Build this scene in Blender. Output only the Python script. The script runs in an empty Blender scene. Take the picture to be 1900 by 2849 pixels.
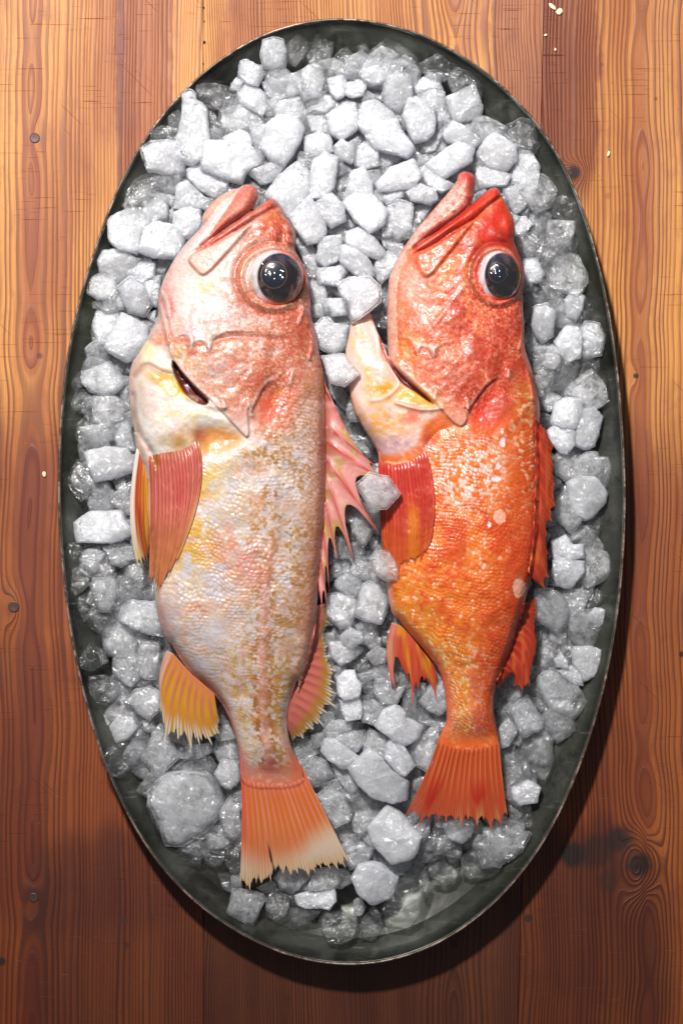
import bpy, bmesh, math, random
import numpy as np
from mathutils import Vector, noise as mnoise

# ------------------------------------------------------------------ units
U = 0.00025            # metres per unit ("u" = 0.25 mm); all measures below are in u
CAMH, RIMZ = 7000.0, 120.0
SC = bpy.context.scene
COL = SC.collection

# ------------------------------------------------------------------ camera
cam = bpy.data.cameras.new('camera'); camo = bpy.data.objects.new('camera', cam)
COL.objects.link(camo); SC.camera = camo
camo.location = (0, 0, CAMH*U)
cam.sensor_fit = 'VERTICAL'; cam.sensor_height = 24.0
cam.lens = 24.0*(CAMH-RIMZ)/2849.0
cam.clip_start, cam.clip_end = 0.05, 50

# ------------------------------------------------------------------ world + lamp
w = bpy.data.worlds.new('World'); SC.world = w; w.use_nodes = True
bg = w.node_tree.nodes['Background']
bg.inputs[0].default_value = (0.94, 0.96, 1.0, 1); bg.inputs[1].default_value = 0.18
def spot(name, pos, target, power, size, angle, blend, color):
    l = bpy.data.lights.new(name, 'SPOT'); l.energy = power; l.shadow_soft_size = size
    l.spot_size = math.radians(angle); l.spot_blend = blend; l.color = color
    o = bpy.data.objects.new(name, l); COL.objects.link(o); o.location = pos
    o.rotation_euler = (Vector(target)-Vector(pos)).to_track_quat('-Z', 'Y').to_euler()
    return o
spot('key_lamp', (-0.37, 1.06, 1.68), (-0.02, 0.20, 0.0), 345, 0.07, 43, 1.0, (1.0, 0.975, 0.95))
SC.view_settings.view_transform = 'Standard'; SC.view_settings.look = 'None'
SC.view_settings.exposure = 0.0; SC.view_settings.gamma = 1.0
SC.render.engine = 'CYCLES'
cy = SC.cycles
cy.max_bounces = 14; cy.diffuse_bounces = 5; cy.glossy_bounces = 4; cy.transmission_bounces = 10; cy.transparent_max_bounces = 12
cy.caustics_reflective = False; cy.caustics_refractive = False; cy.sample_clamp_indirect = 6; cy.blur_glossy = 0.6

# ------------------------------------------------------------------ helpers
def W(px, py, z=0.0, zc=None):
    """point of the photo plane (px right, py down, 1 u each at rim height) at height z"""
    k = (CAMH-(z if zc is None else zc))/(CAMH-RIMZ)
    return ((px-950)*U*k, (1424.5-py)*U*k, z*U)
def link(o, parent=None):
    COL.objects.link(o)
    if parent is not None: o.parent = parent
    return o
def empty(name, loc, label=None, cat=None, group=None):
    o = bpy.data.objects.new(name, None); o.empty_display_size = 0.02; o.location = loc; COL.objects.link(o)
    return tag(o, label, cat, group)
def tag(o, label=None, cat=None, group=None, kind=None):
    for k, v in (('label', label), ('category', cat), ('group', group), ('kind', kind)):
        if v: o[k] = v
    return o
def mesh_obj(name, verts, faces, mat, parent=None, smooth=True, colors=None, loc=None):
    me = bpy.data.meshes.new(name)
    verts = np.asarray(verts, dtype=np.float64)
    if loc is not None: verts = verts-np.asarray(loc)
    if isinstance(faces, np.ndarray) and faces.ndim == 2:
        n, k = faces.shape
        me.vertices.add(len(verts)); me.vertices.foreach_set('co', verts.astype(np.float32).ravel())
        me.loops.add(n*k); me.loops.foreach_set('vertex_index', faces.astype(np.int32).ravel())
        me.polygons.add(n); me.polygons.foreach_set('loop_start', np.arange(0, n*k, k, dtype=np.int32))
        me.update(calc_edges=True); me.validate()
    else:
        me.from_pydata([tuple(v) for v in verts], [], faces); me.update()
    if smooth: me.polygons.foreach_set('use_smooth', [True]*len(me.polygons))
    if colors is not None:
        a = me.color_attributes.new('Col', 'FLOAT_COLOR', 'POINT')
        c = np.ones((len(verts), 4), dtype=np.float32); c[:, :3] = colors
        a.data.foreach_set('color', c.ravel())
    me.materials.append(mat)
    o = bpy.data.objects.new(name, me); link(o, parent)
    if loc is not None: o.location = loc
    return o
def s2l(c):
    c = np.asarray(c, dtype=np.float64)/255.0
    return np.where(c <= 0.04045, c/12.92, ((c+0.055)/1.055)**2.4)
def rgb(c): return (*s2l(c), 1.0)
def sstep(x, a, b):
    t = np.clip((x-a)/(b-a), 0, 1); return t*t*(3-2*t)
def chaikin(p, it=2, closed=True, k=0.25):
    p = np.asarray(p, dtype=np.float64)
    for _ in range(it):
        q = np.roll(p, -1, 0) if closed else p[1:]
        a = p if closed else p[:-1]
        n = np.empty((2*len(a), p.shape[1])); n[0::2] = a*(1-k)+q*k; n[1::2] = a*k+q*(1-k)
        if not closed: n = np.vstack([p[:1], n, p[-1:]])
        p = n
    return p
def resample(p, n, closed=False):
    p = np.asarray(p, dtype=np.float64)
    if closed: p = np.vstack([p, p[:1]])
    d = np.r_[0, np.cumsum(np.hypot(*np.diff(p[:, :2], axis=0).T))]
    t = np.linspace(0, d[-1], n, endpoint=not closed)
    return np.stack([np.interp(t, d, p[:, i]) for i in range(p.shape[1])], 1)
# view windows of the photo used for measuring: x0, y0, scale
VIEW = {'A': (350, 450, 2.6133), 'B': (300, 1150, 2.4123), 'C': (400, 1750, 2.4123), 'D': (900, 450, 2.24), 'E': (900, 1150, 2.24),
        'F': (1000, 1700, 2.6133), 'a': (380, 80, 3.136), 'b': (860, 80, 3.136), 'c': (1200, 180, 3.136), 'd': (230, 480, 3.136),
        'e': (700, 420, 3.136), 'f': (1350, 620, 3.136), 'g': (150, 950, 3.136), 'h': (150, 1420, 3.136), 'i': (200, 1850, 3.136),
        'j': (450, 2150, 3.136), 'k': (850, 1950, 3.136), 'l': (1000, 2200, 3.136), 'm': (1250, 1900, 3.136), 'n': (1350, 1050, 3.136),
        'o': (1350, 1500, 3.136), 'p': (820, 1350, 3.136), 'q': (820, 1700, 3.136), 'r': (800, 800, 2.24)}
def V(v, pts):
    """'x,y x,y ...' (or list) in a view window -> photo plane"""
    if isinstance(pts, str): pts = [tuple(float(t) for t in s.split(',')) for s in pts.split()]
    x0, y0, s = VIEW[v]
    return np.array([(x0+x/s, y0+y/s) for x, y in pts])
# shader graph helper
class G:
    def __init__(self, name):
        self.mat = bpy.data.materials.new(name); self.mat.use_nodes = True
        self.nt = self.mat.node_tree; self.nt.nodes.clear()
        self.out = self.nt.nodes.new('ShaderNodeOutputMaterial')
    def n(self, t, **kw):
        nd = self.nt.nodes.new('ShaderNode'+t)
        for k, v in kw.items(): setattr(nd, k, v)
        return nd
    def put(self, sock, v):
        if v is None: return
        if isinstance(v, bpy.types.NodeSocket): self.nt.links.new(v, sock)
        else: sock.default_value = v
    def m(self, op, a, b=None, c=None, clamp=False):
        nd = self.n('Math', operation=op, use_clamp=clamp)
        for i, v in enumerate((a, b, c)): self.put(nd.inputs[i], v)
        return nd.outputs[0]
    def add(self, a, b): return self.m('ADD', a, b)
    def sub(self, a, b): return self.m('SUBTRACT', a, b)
    def mul(self, a, b): return self.m('MULTIPLY', a, b)
    def div(self, a, b): return self.m('DIVIDE', a, b)
    def xyz(self, x, y, z=0.0):
        nd = self.n('CombineXYZ')
        for i, v in enumerate((x, y, z)): self.put(nd.inputs[i], v)
        return nd.outputs[0]
    def noise(self, vec, scale=1.0, detail=2.0, rough=0.5, dist=0.0, out=0):
        nd = self.n('TexNoise'); self.put(nd.inputs['Vector'], vec)
        for k, v in (('Scale', scale), ('Detail', detail), ('Roughness', rough), ('Distortion', dist)): self.put(nd.inputs[k], v)
        return nd.outputs[out]
    def sm(self, v, a, b, lo=0.0, hi=1.0):
        nd = self.n('MapRange', interpolation_type='SMOOTHSTEP')
        for i, q in enumerate((v, a, b, lo, hi)): self.put(nd.inputs[i], q)
        return nd.outputs[0]
    def mix(self, f, a, b, mode='MIX'):
        nd = self.n('Mix', data_type='RGBA', blend_type=mode)
        self.put(nd.inputs['Factor'], f); self.put(nd.inputs[6], a); self.put(nd.inputs[7], b)
        return nd.outputs[2]
    def bump(self, h, strength, dist, normal=None):
        nd = self.n('Bump'); self.put(nd.inputs['Height'], h); nd.inputs['Strength'].default_value = strength
        nd.inputs['Distance'].default_value = dist
        if normal is not None: self.put(nd.inputs['Normal'], normal)
        return nd.outputs[0]
    def bsdf(self, **kw):
        nd = self.n('BsdfPrincipled')
        for k, v in kw.items(): self.put(nd.inputs[k.replace('_', ' ')], v)
        return nd
    def done(self, sh):
        self.nt.links.new(sh if isinstance(sh, bpy.types.NodeSocket) else sh.outputs[0], self.out.inputs['Surface'])
        return self.mat
# ------------------------------------------------------------------ wooden table
KT = CAMH/(CAMH-RIMZ)
def wood_material(name, x0, seed, period, knots, spots, stain):
    g = G(name)
    pos = g.n('NewGeometry').outputs['Position']
    sep = g.n('SeparateXYZ'); g.put(sep.inputs[0], pos)
    x = g.add(g.mul(sep.outputs[0], 1/(U*KT)), 950.0)
    y = g.sub(1424.5, g.mul(sep.outputs[1], 1/(U*KT)))
    # wandering heart line, its depth below the board face, and knots that push the rings aside
    wob = g.mul(g.sub(g.noise(g.xyz(seed, g.mul(y, 0.0016)), 1.0, 1.0), 0.5), 60.0)
    dep = g.mul(g.sub(g.noise(g.xyz(seed+7.3, g.mul(y, 0.0021)), 1.0, 1.0), 0.5), 190.0)
    dx = g.sub(g.sub(x, x0), wob)
    R = g.m('SQRT', g.add(g.mul(dx, dx), g.mul(dep, dep)))
    for (kx, ky, sx, sy, amp) in knots:
        ex = g.mul(g.sub(x, kx), 1/sx); ey = g.mul(g.sub(y, ky), 1/sy)
        q = g.m('EXPONENT', g.mul(g.add(g.mul(ex, ex), g.mul(ey, ey)), -1.0))
        R = g.add(R, g.mul(q, amp))
    fine = g.noise(g.xyz(g.mul(x, 0.012), g.mul(y, 0.0022), seed), 1.0, 3.0)
    R2 = g.add(R, g.mul(g.sub(fine, 0.5), 15.0))
    spac = g.noise(g.xyz(g.mul(R, 0.011), seed*1.7, g.mul(y, 0.00012)), 1.0, 2.0)
    t = g.add(g.mul(g.div(R2, period), g.add(1.0, g.mul(R2, 0.0006))), g.mul(spac, 7.0))
    f = g.m('FRACT', t)
    late = g.mul(g.sm(f, 0.30, 0.80), g.sub(1.0, g.sm(f, 0.90, 1.0)))
    amp = g.sm(g.noise(g.xyz(g.mul(R, 0.02), seed+3.1, g.mul(y, 0.0006)), 1.0, 2.0), 0.25, 0.66, 0.42, 1.0)
    late = g.mul(late, amp)
    fibre = g.noise(g.xyz(g.mul(x, 0.33), g.mul(y, 0.010), seed), 1.0, 3.0, 0.65)
    broad = g.noise(g.xyz(g.mul(x, 0.0065), g.mul(y, 0.0011), seed+11), 1.0, 3.0, 0.55)
    mott = g.noise(g.xyz(g.mul(x, 0.02), g.mul(y, 0.012), seed+5), 1.0, 4.0, 0.6)
    col = g.mix(g.sm(broad, 0.30, 0.72), rgb((194, 132, 60)), rgb((146, 80, 29)))
    col = g.mix(g.mul(late, 0.84), col, rgb((88, 36, 13)))
    heart = g.sub(1.0, g.sm(R2, 26.0, 34.0))
    col = g.mix(g.mul(heart, 0.5), col, rgb((118, 48, 20)))
    col = g.mix(g.mul(g.sub(fibre, 0.34), 1.0), col, rgb((106, 52, 24)))
    col = g.mix(g.sm(mott, 0.50, 0.82, 0.0, 0.5), col, rgb((118, 62, 32)))
    # old stains, plus a broad darker, redder tone on the lower boards: (cx, cy, rx, ry, strength)
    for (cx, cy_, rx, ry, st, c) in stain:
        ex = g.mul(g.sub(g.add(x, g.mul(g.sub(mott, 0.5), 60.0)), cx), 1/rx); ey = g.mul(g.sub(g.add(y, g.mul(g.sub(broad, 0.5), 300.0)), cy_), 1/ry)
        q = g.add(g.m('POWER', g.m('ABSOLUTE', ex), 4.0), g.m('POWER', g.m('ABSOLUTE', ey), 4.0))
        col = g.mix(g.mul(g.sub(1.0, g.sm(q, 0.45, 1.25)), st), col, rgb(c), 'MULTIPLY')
    for (cx, cy_, r, st, c) in spots:
        ex = g.sub(g.add(x, g.mul(g.sub(mott, 0.5), r*0.9)), cx); ey = g.sub(g.add(y, g.mul(g.sub(fibre, 0.5), r*0.5)), cy_)
        q = g.m('SQRT', g.add(g.mul(ex, ex), g.mul(ey, ey)))
        col = g.mix(g.sub(st, g.sm(q, r*0.55, r*1.25, 0.0, st)), col, rgb(c))
    # knife scratches across the grain and the odd slanted one
    sc1 = g.noise(g.xyz(g.mul(x, 0.006), g.mul(y, 0.33), seed+2), 1.0, 2.0, 0.6)
    sc1 = g.mul(g.sm(sc1, 0.66, 0.74), g.sm(g.noise(g.xyz(g.mul(x, 0.008), g.mul(y, 0.006), seed+9), 1.0, 2.0), 0.46, 0.62))
    sx_ = g.add(g.mul(x, 0.7), g.mul(y, 0.7)); sy_ = g.sub(g.mul(x, 0.7), g.mul(y, 0.7))
    sc2 = g.sm(g.noise(g.xyz(g.mul(sx_, 0.004), g.mul(sy_, 0.16), seed+4), 1.0, 1.0), 0.755, 0.80)
    scr = g.m('MAXIMUM', sc1, g.mul(sc2, 0.8))
    col = g.mix(g.mul(scr, 0.5), col, rgb((82, 40, 20)))
    pores = g.sm(g.noise(g.xyz(g.mul(x, 0.11), g.mul(y, 0.05), seed+1), 1.0, 2.0), 0.735, 0.80)
    col = g.mix(g.mul(pores, 0.5), col, rgb((80, 38, 20)))
    h = g.add(g.mul(late, 0.7), g.sub(g.mul(fibre, 0.35), g.mul(scr, 1.0)))
    nrm = g.bump(h, 0.55, 0.0006)
    rough = g.add(0.42, g.mul(fibre, 0.22))
    return g.done(g.bsdf(Base_Color=col, Roughness=rough, Specular_IOR_Level=0.38, Normal=nrm))

DARKW = (150, 92, 66)
plank_specs = [  # edges as photo x at top/bottom, material
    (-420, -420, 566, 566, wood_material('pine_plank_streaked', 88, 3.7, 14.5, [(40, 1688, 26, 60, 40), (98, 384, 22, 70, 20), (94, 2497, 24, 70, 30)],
        [(205, 1545, 10, .5, (70, 34, 18)), (112, 990, 9, .7, (60, 28, 14)), (145, 1410, 12, .5, (90, 44, 22)), (405, 1318, 6, .3, (60, 30, 15)), (4, 2675, 13, .9, (30, 14, 8)), (345, 2560, 14, .7, (60, 28, 14)), (420, 2555, 12, .6, (60, 28, 14)), (352, 2630, 10, .7, (50, 22, 12))],
        [(400, 120, 78, 560, .8, (192, 138, 88)), (150, 2200, 420, 420, .45, (196, 154, 112)), (300, 2350, 900, 1250, .85, (178, 124, 68)), (450, 2700, 400, 420, .6, (134, 96, 46))])),  # after the first entry: broad darker, redder tone over the lower plank
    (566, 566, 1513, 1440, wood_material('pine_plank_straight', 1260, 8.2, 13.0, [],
        [(838, 640, 3, .8, (20, 10, 6)), (1040, 2700, 16, .4, (60, 28, 14))],
        [(1450, 130, 90, 420, .7, (172, 112, 70)), (760, 40, 130, 300, .45, (196, 142, 96)), (1000, 2760, 700, 330, .95, (104, 66, 34))])),  # last entry: broad darker tone at the plank's lower end
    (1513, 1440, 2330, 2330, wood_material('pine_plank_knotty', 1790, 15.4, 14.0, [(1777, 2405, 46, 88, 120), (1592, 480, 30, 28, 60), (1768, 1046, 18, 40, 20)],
        [(1777, 2405, 36, .95, (30, 13, 7)), (1594, 481, 22, .95, (30, 14, 9)), (1768, 1046, 8, .95, (28, 12, 8)), (1592, 2378, 40, .95, (22, 10, 6)), (1660, 2368, 52, .75, (32, 14, 8)), (1720, 2335, 40, .85, (28, 12, 7)), (1690, 2450, 34, .7, (46, 20, 10)), (1470, 2555, 12, .8, (32, 14, 8)), (1896, 1820, 9, .95, (34, 14, 10)), (1600, 2010, 10, .4, (50, 24, 12)), (1672, 180, 7, .5, (60, 30, 16)), (1823, 275, 6, .6, (70, 36, 20)), (1690, 545, 9, .4, (90, 50, 26))],
        [(1560, 180, 108, 400, .78, (162, 102, 60)), (1660, 2400, 160, 420, .35, (180, 124, 100)), (1750, 2450, 900, 1250, .85, (174, 122, 68)), (1560, 2640, 330, 360, .6, (134, 96, 46))])),  # last two entries: broad darker, redder tone over the lower plank
]
table = empty('wooden_table', (0, 0, 0), 'old pine table top of broad scratched planks under the oval tray', 'table')
TH = 110.0
for (lt, lb, rt, rb, mt) in plank_specs:
    y0_, y1_ = -520, 3380
    gap = 0.5
    def ln(a, b, y): return a+(b-a)*(y/2849.0)
    rows = np.linspace(y0_, y1_, 24); vs = []; fs = []
    for y in rows:
        l, r = ln(lt, lb, y)+gap, ln(rt, rb, y)-gap
        for (px, z) in ((l, -TH), (l, -1.0), (l+1.0, 0.0), (r-1.0, 0.0), (r, -1.0), (r, -TH)):
            vs.append(W(px, y, z, 0))
    for i in range(len(rows)-1):
        for j in range(5):
            a = i*6+j; fs.append((a, a+6, a+7, a+1))
        fs.append((i*6+5, i*6+11, i*6+6, i*6))
    n_ = len(rows)-1
    fs.append(tuple(range(6))[::-1]); fs.append(tuple(n_*6+k for k in range(6)))
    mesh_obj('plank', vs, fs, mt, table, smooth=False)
# wooden plugs / nail heads
g = G('dark_nail_wood'); nz = g.noise(g.n('TexCoord').outputs['Object'], 900.0, 3.0)
nail_mat = g.done(g.bsdf(Base_Color=g.mix(nz, rgb((40, 24, 20)), rgb((82, 52, 46))), Roughness=0.5, Metallic=0.3))
for (px, py, r) in ((98, 384, 14), (40, 1688, 15.5), (94, 2497, 13)):
    vs, fs = [], []
    for (rr, z) in ((r, 0.3), (r, 2.0), (r*0.86, 3.0), (r*0.15, 2.6)):
        for k in range(20):
            a = k/20*math.tau; vs.append(W(px+rr*math.cos(a), py+rr*math.sin(a), z, 0))
    for i in range(3):
        for k in range(20): fs.append((i*20+k, i*20+(k+1) % 20, i*20+20+(k+1) % 20, i*20+20+k))
    fs.append(tuple(60+k for k in range(20)))
    mesh_obj('nail_head', vs, fs, nail_mat, table, smooth=False)
# worm holes along the seam
g = G('worm_hole_dark'); hole_mat = g.done(g.bsdf(Base_Color=rgb((16, 9, 7)), Roughness=0.9))
for (px, py, r) in ((569, 118, 4), (566, 178, 2.6), (567, 22, 3), (569, 60, 2)):
    vs = [W(px+r*math.cos(k/10*math.tau), py+r*1.2*math.sin(k/10*math.tau), 0.5, 0) for k in range(10)]
    mesh_obj('worm_hole', vs, [tuple(range(10))[::-1]], hole_mat, table, smooth=False)

# ------------------------------------------------------------------ oval metal tray
rim_pts = np.array([(267, 700), (207.6, 904), (177, 1108), (168, 1313), (169, 1500), (180, 1602), (201, 1772), (225, 1891), (252, 1993), (282, 2096), (327, 2208), (374, 2300), (424, 2385), (515, 2494), (606, 2561), (727, 2636), (848, 2680), (950, 2693), (1071, 2687), (1192, 2647), (1313, 2574), (1435, 2455), (1526, 2325), (1590, 2180), (1635, 2065), (1672, 1936), (1703, 1789), (1722, 1653), (1733, 1500), (1735, 1313), (1728, 1176), (1716, 1040), (1699, 911), (1676, 785), (1654, 705), (1610, 548), (1580, 478), (1525, 376), (1465, 303), (1404, 242), (1313, 167), (1192, 97), (1071, 57), (950, 42), (848, 52), (727, 88), (636, 142), (576, 189), (515, 246), (424, 349), (364, 451), (315, 557)], float)
CX, CY = 950.0, 1370.0
ang = np.arctan2(rim_pts[:, 1]-CY, rim_pts[:, 0]-CX); o_ = np.argsort(ang)
NA = 256
th = np.linspace(-math.pi, math.pi, NA, endpoint=False)
rr_ = np.hypot(rim_pts[:, 0]-CX, rim_pts[:, 1]-CY)[o_]; aa_ = ang[o_]
rad = np.interp(th, np.r_[aa_[-1]-math.tau, aa_, aa_[0]+math.tau], np.r_[rr_[-1], rr_, rr_[0]])
ft = np.fft.rfft(rad); kk = np.arange(len(ft)); ft *= np.exp(-(kk/16.0)**2); rad = np.fft.irfft(ft, NA)
RIM = np.stack([CX+rad*np.cos(th), CY+rad*np.sin(th)], 1)
tan_ = np.roll(RIM, -1, 0)-np.roll(RIM, 1, 0); nrm_ = np.stack([-tan_[:, 1], tan_[:, 0]], 1); nrm_ /= np.hypot(*nrm_.T)[:, None]
def rho(px, py):
    """0 at the middle of the tray, 1 at its rim"""
    a = math.atan2(py-CY, px-CX); r = math.hypot(px-CX, py-CY)
    return r/np.interp(a, np.r_[th, math.pi], np.r_[rad, rad[0]])
def ring_loft(name, prof, mat, parent, close_in=None, closed_prof=False, wob=None):
    vs, fs = [], []
    for i, (ins, z) in enumerate(prof):
        for k in range(NA):
            p = RIM[k]+nrm_[k]*ins
            dz = 0 if wob is None else wob(k, i)
            vs.append(W(p[0], p[1], z+dz, RIMZ))
    m_ = len(prof)
    for i in range(m_ if closed_prof else m_-1):
        for k in range(NA):
            k2 = (k+1) % NA; j = (i+1) % m_
            fs.append((i*NA+k, i*NA+k2, j*NA+k2, j*NA+k))
    if close_in is not None:
        for zc in close_in:
            base = len(vs); vs.append(W(CX, CY, zc, RIMZ))
            row = 0 if zc == close_in[0] else m_-1
            for k in range(NA):
                k2 = (k+1) % NA
                fs.append((base, row*NA+k2, row*NA+k) if row == 0 else (base, row*NA+k, row*NA+k2))
    return mesh_obj(name, vs, fs, mat, parent)
g = G('aged_tin')
pos = g.n('NewGeometry').outputs['Position']
n1 = g.noise(pos, 16.0, 5.0, 0.62, 0.6); n2 = g.noise(pos, 90.0, 4.0, 0.6); n3 = g.noise(pos, 5.0, 3.0, 0.5)
sep = g.n('SeparateXYZ'); g.put(sep.inputs[0], pos)
brush = g.noise(g.xyz(g.mul(sep.outputs[0], 60.0), g.mul(sep.outputs[1], 420.0), g.mul(sep.outputs[2], 60.0)), 1.0, 3.0, 0.6)
n4 = g.noise(pos, 34.0, 4.0, 0.6, 0.3)
col = g.mix(g.sm(n1, 0.30, 0.72), rgb((38, 39, 35)), rgb((100, 101, 95)))
col = g.mix(g.sm(n3, 0.46, 0.64, 0.0, 0.7), col, rgb((52, 57, 42)))
col = g.mix(g.sm(n4, 0.52, 0.80, 0.0, 0.6), col, rgb((130, 130, 123)))
col = g.mix(g.sm(n2, 0.55, 0.72, 0.0, 0.7), col, rgb((36, 36, 32)))
col = g.mix(g.sm(brush, 0.60, 0.78, 0.0, 0.4), col, rgb((150, 150, 144)))
rough = g.add(0.20, g.mul(n2, 0.30))
tin = g.done(g.bsdf(Base_Color=col, Metallic=0.75, Roughness=rough, Normal=g.bump(g.add(g.mul(n4, 1.6), g.add(g.mul(brush, 0.4), n2)), 0.14, 0.0008)))
g = G('worn_copper_edge')
pos = g.n('NewGeometry').outputs['Position']
n1 = g.noise(pos, 120.0, 4.0, 0.7); n2 = g.noise(pos, 30.0, 3.0, 0.6)
col = g.mix(g.sm(n1, 0.42, 0.60), rgb((76, 60, 50)), rgb((146, 130, 116)))
col = g.mix(g.sm(n2, 0.46, 0.60, 0.0, 0.75), col, rgb((52, 56, 48)))
edge_mat = g.done(g.bsdf(Base_Color=col, Metallic=0.6, Roughness=0.45, Normal=g.bump(n1, 0.4, 0.0006)))
tray = empty('serving_tray', W(CX, CY, 0), 'large oval aged metal tray filled with ice and fish', 'tray')
def place(o, par):      # keep world placement of a child of an Empty
    o.matrix_parent_inverse = par.matrix_world.inverted()
    return o
tray.matrix_world = tray.matrix_basis
bpy.context.view_layer.update()
prof = [(150, 1), (136, 6), (104, 30), (70, 62), (34, 96), (6, 117)]
WALL = [(7, 119), (11, 109), (18, 98), (32, 88), (52, 75), (76, 59), (100, 43), (122, 28), (138, 19), (156, 13.5), (185, 11), (320, 10)]
prof += WALL
def wall_z(px, py):
    """height of the inside of the pan"""
    return float(np.interp((1-rho(px, py))*800, [w_[0] for w_ in WALL], [w_[1] for w_ in WALL]))
place(ring_loft('pan', prof, tin, tray, close_in=(1.0, 10.0)), tray)
edge_prof = [(3.0, 115), (0.6, 118), (0.2, 121), (1.6, 123), (4.0, 123.5), (6.2, 122), (7.0, 118), (5, 115)]
place(ring_loft('rim', edge_prof, edge_mat, tray, closed_prof=True, wob=lambda k, i: 0.8*math.sin(k*0.9)+0.6*math.sin(k*2.3+1)), tray)
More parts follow.
